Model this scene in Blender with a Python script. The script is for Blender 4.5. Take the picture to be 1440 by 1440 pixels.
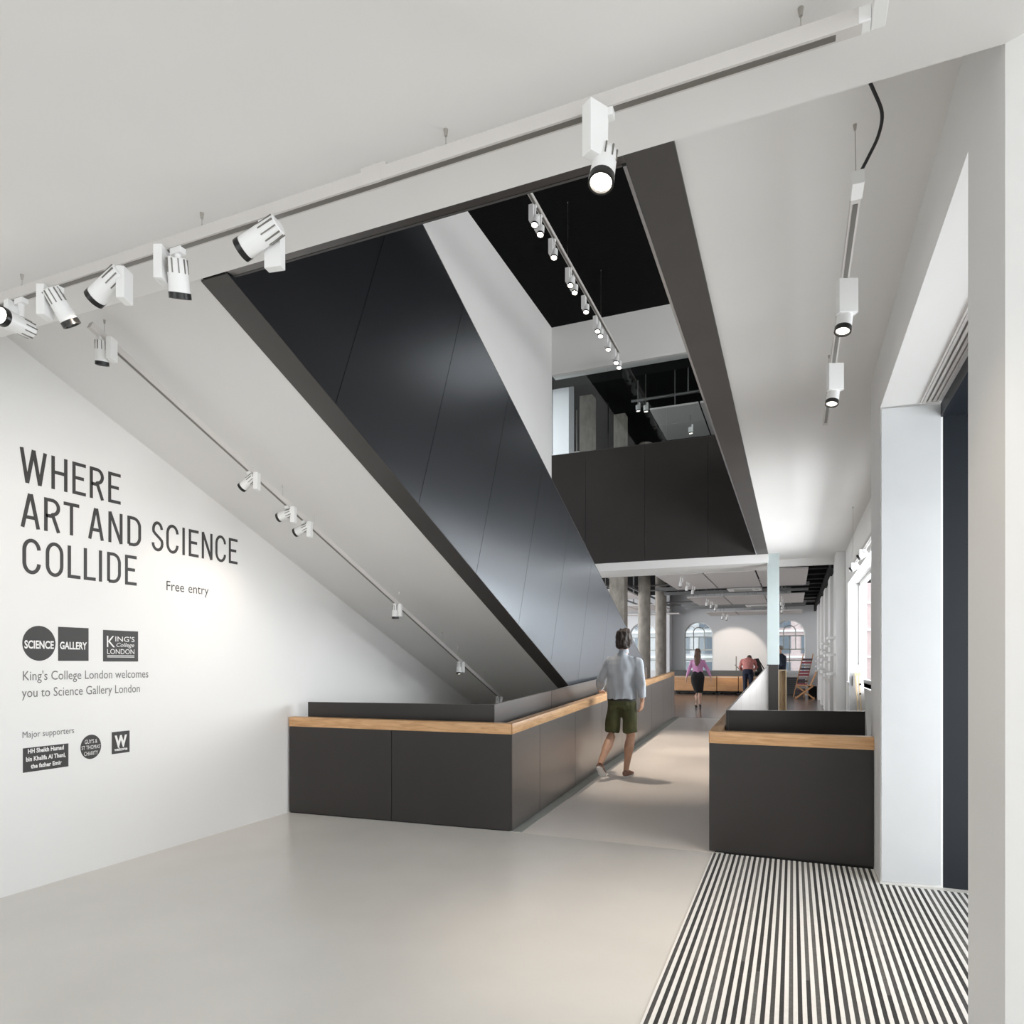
import bpy, bmesh, math, random
from mathutils import Vector, Matrix
random.seed(7)
for o in list(bpy.data.objects): bpy.data.objects.remove(o, do_unlink=True)
S = bpy.context.scene
C = S.collection
PI = math.pi
# ------------------------------------------------------------------ camera
# world: Y runs along the walkway, X across it, camera 1.5 m above the lobby floor
FPX, H, YAW, HOR = 949.0, 1.5, math.radians(22.6), 931.0
cam = bpy.data.cameras.new('camera'); co = bpy.data.objects.new('camera', cam); C.objects.link(co)
cam.sensor_fit = 'HORIZONTAL'; cam.sensor_width = 36.0; cam.lens = 36.0*FPX/1440
cam.shift_y = (HOR-720)/1440; cam.clip_start = 0.05; cam.clip_end = 200
co.location = (0, 0, H); co.rotation_euler = (PI/2, 0, YAW)
S.camera = co
# ------------------------------------------------------------------ world and exposure
W = bpy.data.worlds.new('world'); S.world = W; W.use_nodes = True
bg = W.node_tree.nodes['Background']; bg.inputs[0].default_value = (0.93, 0.97, 1.0, 1); bg.inputs[1].default_value = 2.6
S.view_settings.view_transform = 'Standard'; S.view_settings.look = 'None'
S.view_settings.exposure = 0.18; S.view_settings.gamma = 1.0; S.view_settings.use_curve_mapping = False
S.cycles.max_bounces = 10; S.cycles.diffuse_bounces = 6
def area(name, loc, rot, sx, sy, power, col=(1, 1, 1)):
    l = bpy.data.lights.new(name, 'AREA'); l.shape = 'RECTANGLE'; l.size = sx; l.size_y = sy; l.energy = power; l.color = col
    o = bpy.data.objects.new(name, l); o.location = loc; o.rotation_euler = rot; C.objects.link(o); return o
def spot(loc, aim, power, ang=50, blend=.6, col=(1, .86, .72), size=.03):
    l = bpy.data.lights.new('spot_light', 'SPOT'); l.energy = power; l.spot_size = math.radians(ang); l.spot_blend = blend
    l.color = col; l.shadow_soft_size = size
    o = bpy.data.objects.new('spot_light', l); C.objects.link(o); o.location = loc
    o.rotation_euler = (Vector(aim)-Vector(loc)).to_track_quat('-Z', 'Y').to_euler(); return o
# daylight of the glazed street front behind the camera, of the entrance, of the stair-hall window; upper hall and gallery get added unseen fills
DAY = (.93, .97, 1.0)
area('daylight_street_front', (-2.9, -4.3, 1.75), (PI/2, 0, PI), 3.2, 3.0, 62, (1, .965, .925))
area('daylight_entrance', (2.6, 4.0, 1.6), (0, PI/2, 0), 2.6, 2.2, 34, DAY)
area('daylight_side_window', (2.5, 10.8, 2.0), (0, PI/2, 0), 2.2, 7.0, 560, DAY)
area('fill_upper_hall', (6.5, 8.0, 6.9), (0, PI/2, 0), 2.6, 9.0, 260, (1, .98, .95))  # unseen fill added to brighten the upper hall, no window stands here
area('fill_gallery_side', (-11.5, 21.5, 2.2), (0, -PI/2, 0), 3, 10, 520, (1, .98, .96))  # unseen fill added out of view on the left to brighten the gallery

# ------------------------------------------------------------------ materials
MATS = {}
def mat(name, col, rough=.5, metal=0, spec=.5, var=0.0, scale=6, bump=0.0, bscale=60, stretch=(1, 1, 1), coat=0, emit=None, estr=0, trans=0, ior=1.45, rvar=0.0):
    if name in MATS: return MATS[name]
    m = bpy.data.materials.new(name); m.use_nodes = True; nt = m.node_tree; p = nt.nodes['Principled BSDF']
    p.inputs['Base Color'].default_value = (*col, 1); p.inputs['Roughness'].default_value = rough
    p.inputs['Metallic'].default_value = metal; p.inputs['Specular IOR Level'].default_value = spec; p.inputs['IOR'].default_value = ior
    if coat: p.inputs['Coat Weight'].default_value = coat; p.inputs['Coat Roughness'].default_value = .08 if rough < .2 else rough*.8
    if trans: p.inputs['Transmission Weight'].default_value = trans
    if emit: p.inputs['Emission Color'].default_value = (*emit, 1); p.inputs['Emission Strength'].default_value = estr
    tc = nt.nodes.new('ShaderNodeTexCoord'); mp = nt.nodes.new('ShaderNodeMapping'); mp.inputs['Scale'].default_value = stretch
    nt.links.new(tc.outputs['Object'], mp.inputs[0])
    if var or rvar:
        n = nt.nodes.new('ShaderNodeTexNoise'); n.inputs['Scale'].default_value = scale; n.inputs['Detail'].default_value = 5
        nt.links.new(mp.outputs[0], n.inputs['Vector'])
        if var:
            r = nt.nodes.new('ShaderNodeValToRGB')
            r.color_ramp.elements[0].position = .3; r.color_ramp.elements[1].position = .7
            r.color_ramp.elements[0].color = (*[c*(1-var) for c in col], 1); r.color_ramp.elements[1].color = (*[min(1, c*(1+var)) for c in col], 1)
            nt.links.new(n.outputs[0], r.inputs[0]); nt.links.new(r.outputs[0], p.inputs['Base Color'])
        if rvar:
            mr = nt.nodes.new('ShaderNodeMapRange'); mr.inputs['From Min'].default_value = .3; mr.inputs['From Max'].default_value = .7
            mr.inputs['To Min'].default_value = rough-rvar; mr.inputs['To Max'].default_value = rough+rvar
            nt.links.new(n.outputs[0], mr.inputs[0]); nt.links.new(mr.outputs[0], p.inputs['Roughness'])
    if bump:
        n2 = nt.nodes.new('ShaderNodeTexNoise'); n2.inputs['Scale'].default_value = bscale; n2.inputs['Detail'].default_value = 3
        b = nt.nodes.new('ShaderNodeBump'); b.inputs['Strength'].default_value = bump; b.inputs['Distance'].default_value = .01
        nt.links.new(mp.outputs[0], n2.inputs['Vector']); nt.links.new(n2.outputs[0], b.inputs['Height']); nt.links.new(b.outputs[0], p.inputs['Normal'])
    MATS[name] = m; return m
def wood(name, c0, c1, stretch=(1, 14, 14), rough=.38):
    if name in MATS: return MATS[name]
    m = mat(name, c0, rough); nt = m.node_tree; p = nt.nodes['Principled BSDF']
    tc = nt.nodes.new('ShaderNodeTexCoord'); mp = nt.nodes.new('ShaderNodeMapping'); mp.inputs['Scale'].default_value = stretch
    n = nt.nodes.new('ShaderNodeTexNoise'); n.inputs['Scale'].default_value = 3.2; n.inputs['Detail'].default_value = 8; n.inputs['Distortion'].default_value = .8
    r = nt.nodes.new('ShaderNodeValToRGB'); r.color_ramp.elements[0].position = .32; r.color_ramp.elements[1].position = .68
    r.color_ramp.elements[0].color = (*c0, 1); r.color_ramp.elements[1].color = (*c1, 1)
    nt.links.new(tc.outputs['Object'], mp.inputs[0]); nt.links.new(mp.outputs[0], n.inputs['Vector']); nt.links.new(n.outputs[0], r.inputs[0]); nt.links.new(r.outputs[0], p.inputs['Base Color'])
    return m
white = mat('white_plaster', (.80, .795, .785), .55, var=.012, scale=1.2, bump=.03, bscale=120)
ceilw = mat('ceiling_paint', (.755, .745, .73), .6, var=.015, scale=.9)
concrete = mat('polished_concrete', (.72, .695, .655), .24, spec=.42, var=.035, scale=1.3, rvar=.02)
terrazzo = mat('pale_terrazzo', (.82, .765, .715), .32, spec=.4, var=.025, scale=2, rvar=.015)
darkfloor = mat('dark_polished_boards', (.16, .13, .12), .2, var=.25, scale=3, stretch=(.5, 6, 1), rvar=.05)
kerbm = mat('kerb_metal', (.40, .42, .40), .45, metal=.3, var=.05)
steelu = mat('steel_edge_sheet', (.075, .07, .067), .45, metal=.2, var=.1, scale=2)
silver = mat('silver_edge', (.45, .47, .50), .3, metal=.9)
plinth = mat('black_plinth', (.006, .006, .006), .6)
oak = wood('oak_rail_cross', (.50, .27, .12), (.72, .44, .23), (1.2, 16, 16))
oaky = wood('oak_rail_along', (.52, .29, .14), (.74, .47, .25), (16, 1.2, 16))
oakd = wood('oak_door', (.47, .24, .11), (.60, .33, .16), (1, 12, 14))
ply = wood('birch_ply', (.62, .46, .27), (.76, .62, .42), (14, 14, 1.2))
mwhite = mat('white_track_metal', (.60, .575, .555), .42, var=.01)
swhite = mat('white_lamp_metal', (.82, .82, .815), .33)
slotm = mat('track_slot_grey', (.20, .19, .175), .4, metal=.4)
blackp = mat('black_ring', (.012, .012, .012), .28)
nickel = mat('brushed_nickel', (.45, .43, .40), .35, metal=.9)
lens_on = mat('lamp_lens_lit', (1, .95, .85), .2, emit=(1, .90, .76), estr=14)
lens_off = mat('lamp_lens_off', (.30, .29, .28), .12)
lens_dim = mat('lamp_lens_soft', (1, .95, .85), .2, emit=(1, .92, .82), estr=2.2)
cablem = mat('black_cable', (.012, .012, .013), .45)
vinyl = mat('charcoal_vinyl', (.045, .043, .042), .5)
vinylw = mat('white_vinyl', (.82, .81, .80), .5)
vinylg = mat('grey_vinyl', (.16, .155, .15), .5)
matw = mat('mat_aluminium', (.86, .845, .82), .45,  var=.03, scale=30)
matd = [mat('mat_fibre_%s' % n, c, .9, var=.18, scale=60, bump=.4, bscale=300) for n, c in (('charcoal', (.045, .044, .044)), ('slate', (.075, .073, .072)), ('ash', (.12, .116, .112)))]
gloss = mat('gloss_white_panel', (.60, .61, .62), .12, coat=.8, var=.01)
midnight = mat('midnight_blue_panel', (.011, .015, .021), .4, var=.1, scale=1)
blackc = mat('black_slatted_ceiling', (.0035, .0035, .0038), .9, spec=.15, bump=.6, bscale=4, stretch=(1, 14, 1))
blackw = mat('black_paint', (.006, .006, .006), .8, spec=.25)
conc_col = mat('board_marked_concrete', (.27, .245, .215), .8, var=.22, scale=9, bump=.5, bscale=24, stretch=(1, 1, .5))
raftm = mat('acoustic_raft_white', (.70, .67, .66), .7)
galv = mat('galvanised_steel', (.30, .30, .30), .4, metal=.7)
glassm = mat('clear_glass', (.93, .97, .96), .02, trans=1)
postm = mat('white_post_paint', (.42, .475, .475), .35, var=.02)
greyw = mat('gallery_wall_paint', (.66, .67, .69), .6)

def waxed(name, base, power, rough, tint=(.86, .9, .95)):
    m = mat(name, base, .6, spec=.2, var=.12, scale=.8); nt = m.node_tree; p = nt.nodes['Principled BSDF']; out = nt.nodes['Material Output']
    g = nt.nodes.new('ShaderNodeBsdfGlossy'); g.inputs['Roughness'].default_value = rough; g.inputs['Color'].default_value = (*tint, 1)
    lw = nt.nodes.new('ShaderNodeLayerWeight'); lw.inputs['Blend'].default_value = .5
    pw = nt.nodes.new('ShaderNodeMath'); pw.operation = 'POWER'; pw.inputs[1].default_value = power
    ad = nt.nodes.new('ShaderNodeMath'); ad.operation = 'ADD'; ad.inputs[1].default_value = .02; ad.use_clamp = True
    mx = nt.nodes.new('ShaderNodeMixShader'); nt.links.new(lw.outputs['Facing'], pw.inputs[0]); nt.links.new(pw.outputs[0], ad.inputs[0]); nt.links.new(ad.outputs[0], mx.inputs[0])
    nt.links.new(p.outputs[0], mx.inputs[1]); nt.links.new(g.outputs[0], mx.inputs[2]); nt.links.new(mx.outputs[0], out.inputs['Surface']); return m
steel = waxed('waxed_dark_steel', (.030, .0265, .025), 2.7, .30, (.95, .92, .90))
steel2 = waxed('waxed_blue_steel', (.010, .0105, .0125), 2.1, .25, (.87, .925, 1.0))
# ------------------------------------------------------------------ mesh helpers
def BM(): return bmesh.new()
def quadbox(bm, P):
    v = [bm.verts.new(p) for p in P]
    for f in ((0, 3, 2, 1), (4, 5, 6, 7), (0, 1, 5, 4), (1, 2, 6, 5), (2, 3, 7, 6), (3, 0, 4, 7)): bm.faces.new([v[i] for i in f])
    return bm
def box(bm, x0, x1, y0, y1, z0, z1):
    return quadbox(bm, [(x0, y0, z0), (x1, y0, z0), (x1, y1, z0), (x0, y1, z0), (x0, y0, z1), (x1, y0, z1), (x1, y1, z1), (x0, y1, z1)])
def prism(bm, pts, off):
    off = Vector(off); a = [bm.verts.new(p) for p in pts]; b = [bm.verts.new(Vector(p)+off) for p in pts]; n = len(pts)
    bm.faces.new(a[::-1]); bm.faces.new(b)
    for i in range(n): bm.faces.new((a[i], a[(i+1) % n], b[(i+1) % n], b[i]))
    bmesh.ops.recalc_face_normals(bm, faces=bm.faces[:]); return bm
def frame_of(d):
    d = Vector(d).normalized(); up = Vector((0, 0, 1)) if abs(d.z) < .95 else Vector((0, 1, 0))
    s = d.cross(up).normalized(); return s, s.cross(d).normalized(), d
def rings(bm, R, seg=16, cap=True):          # R = list of (centre, sidevec, upvec, rx, ry)
    rr = []
    for c, s, u, rx, ry in R:
        c = Vector(c); rr.append([bm.verts.new(c+s*math.cos(2*PI*k/seg)*rx+u*math.sin(2*PI*k/seg)*ry) for k in range(seg)])
    for a, b in zip(rr, rr[1:]):
        for k in range(seg): bm.faces.new((a[k], a[(k+1) % seg], b[(k+1) % seg], b[k]))
    if cap: bm.faces.new(rr[0][::-1]); bm.faces.new(rr[-1])
    return bm
def cyl(bm, a, b, r0, r1=None, seg=16, cap=True):
    s, u, d = frame_of(Vector(b)-Vector(a)); r1 = r0 if r1 is None else r1
    return rings(bm, [(a, s, u, r0, r0), (b, s, u, r1, r1)], seg, cap)
def tube(bm, pts, r, seg=8):
    R = []
    for i, p in enumerate(pts):
        d = Vector(pts[min(i+1, len(pts)-1)])-Vector(pts[max(i-1, 0)]); s, u, _ = frame_of(d)
        rr = r[i] if isinstance(r, (list, tuple)) else r; R.append((p, s, u, rr, rr))
    return rings(bm, R, seg)
def obox(bm, c, s, u, d, hs, hu, hd):        # oriented box
    c = Vector(c); P = []
    for k in (-1, 1):
        for i, j in ((-1, -1), (1, -1), (1, 1), (-1, 1)): P.append(c+s*hs*i+u*hu*j+d*hd*k)
    return quadbox(bm, P)
def root_of(o):
    while o.parent: o = o.parent
    return o
def obj(name, bm, m, parent=None, bevel=0, smooth=False, label=None, kind=None):
    if bevel: bmesh.ops.bevel(bm, geom=bm.edges[:], offset=bevel, segments=2, affect='EDGES', profile=.6)
    bmesh.ops.recalc_face_normals(bm, faces=bm.faces[:])
    if parent is not None:
        bmesh.ops.translate(bm, verts=bm.verts[:], vec=-root_of(parent).location)
    me = bpy.data.meshes.new(name); bm.to_mesh(me); bm.free(); me.materials.append(m)
    if smooth:
        for p in me.polygons: p.use_smooth = True
        try: me.set_sharp_from_angle(angle=math.radians(38))
        except Exception: pass
    o = bpy.data.objects.new(name, me); C.objects.link(o)
    if parent is not None: o.parent = parent
    if label: o['label'] = label
    if kind: o['kind'] = kind
    return o
def thing(name, label, cat, loc=(0, 0, 0), group=None):
    o = bpy.data.objects.new(name, None); C.objects.link(o); o.location = loc; o.empty_display_size = .1
    o['label'] = label; o['category'] = cat
    if group: o['group'] = group
    return o
def tag(o, label, cat, group=None):
    o['label'] = label; o['category'] = cat
    if group: o['group'] = group
    return o
def struct(name, bm, m, label=None, smooth=False):
    o = obj(name, bm, m, smooth=smooth); o['kind'] = 'structure'
    if label: o['label'] = label
    return o
def sempty(name, loc=(0, 0, 0)):
    o = bpy.data.objects.new(name, None); C.objects.link(o); o.location = loc; o['kind'] = 'structure'; return o
def clip(poly, a, b, c):                      # keep a*x+b*y<=c of a 2-D polygon
    out = []
    for i in range(len(poly)):
        p, q = poly[i], poly[(i+1) % len(poly)]; fp = a*p[0]+b*p[1]-c; fq = a*q[0]+b*q[1]-c
        if fp <= 1e-9: out.append(p)
        if (fp < 0) != (fq < 0) and abs(fp-fq) > 1e-12:
            t = fp/(fp-fq); out.append((p[0]+(q[0]-p[0])*t, p[1]+(q[1]-p[1])*t))
    return out
# ------------------------------------------------------------------ levels
XW = -4.65                                    # left wall plane
ZC, ZN = 3.60, 3.22                           # hall ceiling, lower lobby ceiling
RS = .0253; RY0, RY1 = 5.5, 15.5              # the walkway is a gentle ramp
def fz(y): return max(0, min(RY1, y)-RY0)*RS
FZ = fz(99)
def sof(y): return 3.6-.402*(y-2.71)          # sloping underside of the stair
YF, YG = 27.9, 13.9                           # far gallery wall, stair hall end

# ------------------------------------------------------------------ floors
struct('floor', box(BM(), -5.2, 3.2, -5.0, RY0, -.2, 0), concrete)
b = BM(); prism(b, [(-2.48, RY0, -.2), (-2.48, RY0, 0), (-2.48, RY1, FZ), (-2.48, RY1, -.2)], (1.98, 0, 0)); struct('floor_ramp', b, terrazzo)
b = BM(); prism(b, [(-2.31, RY0+.01, .001), (-2.20, RY0+.01, .001), (-2.36, RY1, FZ+.001), (-2.50, RY1, FZ+.001)], (0, 0, .006)); struct('trim_1', b, kerbm)
struct('floor_gallery', box(BM(), -12, 3.2, RY1, 30, -.2, FZ), darkfloor)
struct('floor_under_stair', box(BM(), -5.2, -2.47, RY0, RY1, -.2, -.02), concrete)
struct('floor_well', box(BM(), -.5, 1.6, RY0, RY1, -.3, -.05), concrete)
# ------------------------------------------------------------------ walls
struct('wall_left', box(BM(), XW-.3, XW, -4.6, YG, 0, 4.2), white)
struct('wall_left_gallery', box(BM(), -4.75, -4.65, YG+.3, 15.2, FZ, 4.2), white)
# lobby ceiling (lower) and hall ceiling
struct('ceiling', box(BM(), -4.95, 2.4, -4.8, 2.26, ZN, 3.9), ceilw)
b = BM(); box(b, -.44, 1.3, 2.26, 15.0, ZC, 4.2); struct('ceiling_hall', b, ceilw)
struct('ceiling_stair_head', box(BM(), -4.65, -.44, 2.26, 2.66, ZC, 3.95), ceilw)
# right side
b = BM(); prism(b, [(.545, 2.69, 0), (.545, 2.26, 0), (2.3, 1.50, 0), (2.3, 2.69, 0)], (0, 0, 3.9)); struct('wall_right_pier', b, white)
b = BM(); box(b, .545, 1.25, 2.69, 5.18, ZN, 3.9)
struct('wall_right_header', b, white)
b = BM(); prism(b, [(.545, 5.18, 0), (.92, 5.24, 0), (.92, 5.74, 0), (.545, 5.74, 0)], (0, 0, 3.9)); struct('wall_right_post', b, white)
# right wall with the side window
XR = .92
wr = sempty('wall_right')
wz0, wz1, wy0, wy1 = 1.15, 2.92, 7.6, 13.6
for (a0, a1, c0, c1) in ((5.74, wy0, -.3, 3.9), (wy1, 30, -.3, 4.6), (wy0, wy1, -.3, wz0), (wy0, wy1, wz1, 3.9)):
    obj('wall_section', box(BM(), XR, XR+.3, a0, a1, c0, c1), white, wr)
w1 = sempty('window_1')
for y in (wy0+.04, 9.6, 11.6, wy1-.04): obj('window_post', box(BM(), XR+.18, XR+.24, y-.03, y+.03, wz0, wz1), swhite, w1)
for z in (wz0+.03, wz1-.03): obj('window_rail', box(BM(), XR+.18, XR+.24, wy0, wy1, z-.03, z+.03), swhite, w1)
obj('window_sill', box(BM(), XR-.03, XR+.2, wy0, wy1, wz0-.03, wz0), swhite, w1)
struct('wall_back_light_block', box(BM(), -1.2, 3.0, -4.75, -4.6, 0, ZN), white)  # unseen wall added behind the camera to block light from the right pier
# street front behind the camera
w2 = sempty('window_2')
for i in range(3): obj('window_post', box(BM(), -4.5+i*1.45, -4.42+i*1.45, -4.1, -4.0, 0, ZN), mwhite, w2)
obj('window_rail', box(BM(), -4.6, -1.2, -4.1, -4.0, 2.4, 2.48), mwhite, w2)
# entrance recess : gloss panel, dark lobby, soffit and its air slots
tag(obj('wall_panel', prism(BM(), [(.552, 5.165, .02), (.905, 5.224, .02), (.905, 5.236, .02), (.552, 5.178, .02)], (0, 0, 3.19)), gloss), 'tall glossy white panel lining the end of the entrance recess', 'panel')
b = BM(); box(b, .89, 2.3, 5.245, 5.35, 0, 3.2); struct('wall_entrance_end', b, midnight)
b = BM(); box(b, .907, 2.3, 2.69, 5.26, 3.13, 3.219); struct('ceiling_entrance', b, midnight)
ag = thing('air_grille', 'linear slotted air grille in the soffit of the entrance recess', 'grille', (.82, 3.9, 3.2))
for x0, x1, y0, y1 in ((.775, .785, 2.75, 5.16), (.872, .882, 2.75, 5.16), (.785, .872, 5.15, 5.16), (.785, .872, 3.86, 3.90), (.785, .872, 2.75, 2.76)):
    obj('grille_frame', box(BM(), x0, x1, y0, y1, 3.205, 3.219), mwhite, ag)
for i in range(3):
    for y0, y1 in ((2.76, 3.86), (3.90, 5.15)):
        obj('slat', box(BM(), .790+i*.029, .806+i*.029, y0, y1, 3.209, 3.218), mwhite, ag)
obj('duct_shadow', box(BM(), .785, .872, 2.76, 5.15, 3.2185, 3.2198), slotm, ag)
# far gallery walls with arched windows
def arch_pts(cx, w, z0, zt, n=16):
    r = w/2; zc = zt-r
    return [(cx-r, z0)]+[(cx-r*math.cos(PI*i/n), zc+r*math.sin(PI*i/n)) for i in range(n+1)]+[(cx+r, z0)]
def far_wall():
    ops = [(-5.75, 1.12, 1.15, 3.12), (-3.50, 1.12, 1.15, 3.12), (-.12, 1.12, 1.15, 3.12)]
    b = BM(); X0, X1, Z1 = -12, 1.3, 5.0
    def quadp(x0, x1, z0, z1): box(b, x0, x1, YF, YF+.35, z0, z1)
    xs = [X0]
    for cx, w, z0, zt in ops: xs += [cx-w/2, cx+w/2]
    xs.append(X1)
    for i in range(0, len(xs), 2): quadp(xs[i], xs[i+1], 0, Z1)
    for cx, w, z0, zt in ops:
        quadp(cx-w/2, cx+w/2, 0, z0)
        A = arch_pts(cx, w, z0, zt)[1:-1]
        for p, q in zip(A, A[1:]):
            prism(b, [(p[0], YF, p[1]), (q[0], YF, q[1]), (q[0], YF, Z1), (p[0], YF, Z1)], (0, .35, 0))
    struct('wall_far', b, greyw)
    for i, (cx, w, z0, zt) in enumerate(ops):
        wd = sempty('window_%d' % (i+3), (cx, YF+.2, z0))
        P = [(x, YF+.12, z) for x, z in arch_pts(cx, w-.02, z0, zt-.01)]+[(cx-w/2+.01, YF+.12, z0)]
        obj('window_frame', tube(BM(), P, .035, 6), swhite, wd)
        for z in (z0+.42, z0+.84, z0+1.36): obj('glazing_bar', box(BM(), cx-w/2, cx+w/2, YF+.11, YF+.14, z-.02, z+.02), kerbm, wd)
        obj('glazing_bar', box(BM(), cx-.018, cx+.018, YF+.11, YF+.14, z0, z0+1.36), kerbm, wd)
        P = [(x, YF+.125, z) for x, z in arch_pts(cx, .42, z0+.84, zt-.22)]
        obj('glazing_arch', tube(BM(), P, .02, 5), kerbm, wd)
        for a in (50, 130):
            r = w/2; c0 = zt-r
            obj('glazing_bar', tube(BM(), [(cx+.21*math.cos(math.radians(a)), YF+.125, c0+.12+.2*math.sin(math.radians(a))), (cx+r*math.cos(math.radians(a)), YF+.125, c0+r*math.sin(math.radians(a)))], .012, 5), swhite, wd)
        obj('window_pane', box(BM(), cx-w/2, cx+w/2, YF+.15, YF+.155, z0, zt), glassm, wd)
far_wall()
struct('wall_far_return', box(BM(), -4.72, -4.55, YF-.6, YF, FZ, 4.4), greyw)
# ------------------------------------------------------------------ upper hall
struct('wall_upper_left', box(BM(), -5.15, -4.85, 2.0, YG+.02, 4.2, 9.2), white)
ce = struct('ceiling_upper', box(BM(), -5.2, 7.0, 1.5, 26, 8.78, 9.0), blackc)
struct('wall_upper_end', box(BM(), -4.85, 7.0, YG, YG+.25, 7.8, 8.78), white)
struct('trim_2', box(BM(), -4.85, 3.0, YG-.02, YG+.27, 7.74, 7.82), white)
struct('floor_upper_near', box(BM(), -5.2, 7, -1, 2.6, 3.95, 4.3), ceilw)
struct('floor_upper_right', box(BM(), -.44, 7, 2.6, 15, 4.2, 4.5), ceilw)
struct('floor_upper_gallery', box(BM(), -12, 7, 15, 30, 4.62, 4.8), blackw)
struct('wall_upper_near', box(BM(), -5.2, 7, 1.3, 1.5, 4.3, 9.0), white)
struct('wall_upper_far', box(BM(), -12, 7, 25.5, 25.7, 4.8, 9.0), blackw)
struct('wall_upper_side', box(BM(), -12.2, -12, 14, 26, 4.8, 9.0), blackw)
struct('ceiling_upper_gallery', box(BM(), -12, 7, YG+.25, 25.6, 8.3, 8.5), blackc)
# ------------------------------------------------------------------ the great stair
st = thing('staircase', 'broad straight stair with a white sloping underside and tall dark steel side sheets', 'staircase', (-3.8, 8.5, 0))
XS = -2.80
zend = FZ-.02
poly = [(2.66, sof(2.66)), (11.0, sof(11.0)), (11.2, FZ-.05), (11.9, FZ-.05), (2.66, sof(2.66)+.30)]
ys = 2.66; yf_ = 2.71+(3.6-.02)/.402
b = BM(); prism(b, [(-4.65, 2.66, sof(2.66)), (-4.65, 11.6, sof(11.6)), (-4.65, 11.6, sof(11.6)+.28), (-4.65, 2.66, sof(2.66)+.28)], (1.67, 0, 0))
obj('soffit', b, ceilw, st)
b = BM(); n = 26
for i in range(n):
    y0 = 12.4-i*.373; z1 = sof(y0)+.30+.15
    box(b, -4.62, -3.0, y0-.373, y0, max(sof(y0)+.2, 0), z1)
obj('steps', b, concrete, st)
# steel sheets of the side facing the walkway: joints square to the slope
def ztop(y): return 7.019+.0-.402*y
def sheet(t0, t1, x0, x1):
    P = [(t0+.402*z, z) for z in (-3, 9)]; Q = [(t1+.402*z, z) for z in (9, -3)]
    poly = P+Q
    poly = clip(poly, .402, 1, 7.019); poly = clip(poly, -.402, -1, -4.689-.006)
    poly = clip(poly, -1, 0, -2.7); poly = clip(poly, 1, 0, 13.8); poly = clip(poly, 0, -1, -.0)
    if len(poly) < 3: return None
    return prism(BM(), [(x0, y, z) for y, z in poly], (x1-x0, 0, 0))
t = 2.39-1.25*2
while t < 13.9:
    b = sheet(t+.003, t+1.247, XS-.012, XS)
    if b: obj('side_panel', b, steel2, st)
    t += 1.25
obj('side_core', sheet(-1, 14.5, XS-.17, XS-.014), blackw, st)
obj('side_edge', prism(BM(), [(XS-.185, 2.75, sof(2.75)-.004), (XS+.002, 2.75, sof(2.75)-.004), (XS+.002, 12.1, sof(12.1)-.004), (XS-.185, 12.1, sof(12.1)-.004)], (0, 0, .006)), steelu, st)
b = BM(); prism(b, [(XS-.17, 2.9, ztop(2.9)), (XS, 2.9, ztop(2.9)), (XS, 13.8, ztop(13.8)), (XS-.17, 13.8, ztop(13.8))], (0, 0, .012)); obj('side_cap', b, steelu, st)
# ------------------------------------------------------------------ steel lining of the ceiling opening and the bridge balustrade
vl = thing('void_lining', 'dark steel edging around the underside of the stair hall opening', 'edging', (-.6, 8, 3.55))
obj('edge_strip', box(BM(), -.645, -.44, 2.3, YG, 3.585, 3.599), steelu, vl)
obj('edge_strip', box(BM(), -2.79, -.645, 2.3, 2.785, 3.585, 3.599), steel, vl)
obj('edge_bead', box(BM(), -.660, -.6455, 2.80, YG-.02, 3.583, 3.66), silver, vl)
obj('edge_bead', box(BM(), -2.79, -.662, 2.786, 2.80, 3.583, 3.66), steelu, vl)
for i in range(9): obj('guard_panel', box(BM(), -.655, -.55, 2.9+i*1.22, 4.112+i*1.22, 3.66, 5.6), steel, vl)
obj('guard_panel', box(BM(), -2.79, -.66, 2.70, 2.78, 3.66, 4.5), steel, vl)
gb = thing('bridge_balustrade', 'wide dark steel balustrade sheets hanging across the far end of the stair hall', 'balustrade', (-2.7, YG, 3.57))
xs = [-4.85, -4.08, -2.82, -1.56, -.647]
for a, c in zip(xs, xs[1:]):
    obj('steel_panel', box(BM(), a+.0025, c-.0025, YG-.012, YG, 3.585, 5.99), steel, gb)
obj('core', box(BM(), -4.85, -.647, YG+.001, YG+.16, 3.6, 5.985), blackw, gb)
obj('top_cap', box(BM(), -4.85, -.647, YG-.014, YG+.165, 5.985, 5.995), steelu, gb)
struct('ceiling_bridge', box(BM(), -6.0, -.44, YG-.0, 15.0, 3.42, 3.583), ceilw)
struct('ceiling_bridge_edge', box(BM(), -.44, 1.3, 14.9, 15.02, 3.46, 3.6), ceilw)
# glass above the bridge balustrade
gp = thing('bridge_glazing', 'frameless glass sheets standing above the dark bridge balustrade', 'glass', (-2.7, YG+.1, 5.99))
for a, c in ((-4.84, -3.62), (-3.60, -2.40), (-2.38, -1.2), (-1.18, -.02)):
    obj('glass_sheet', box(BM(), a, c, YG+.07, YG+.082, 5.995, 7.75), glassm, gp)
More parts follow.
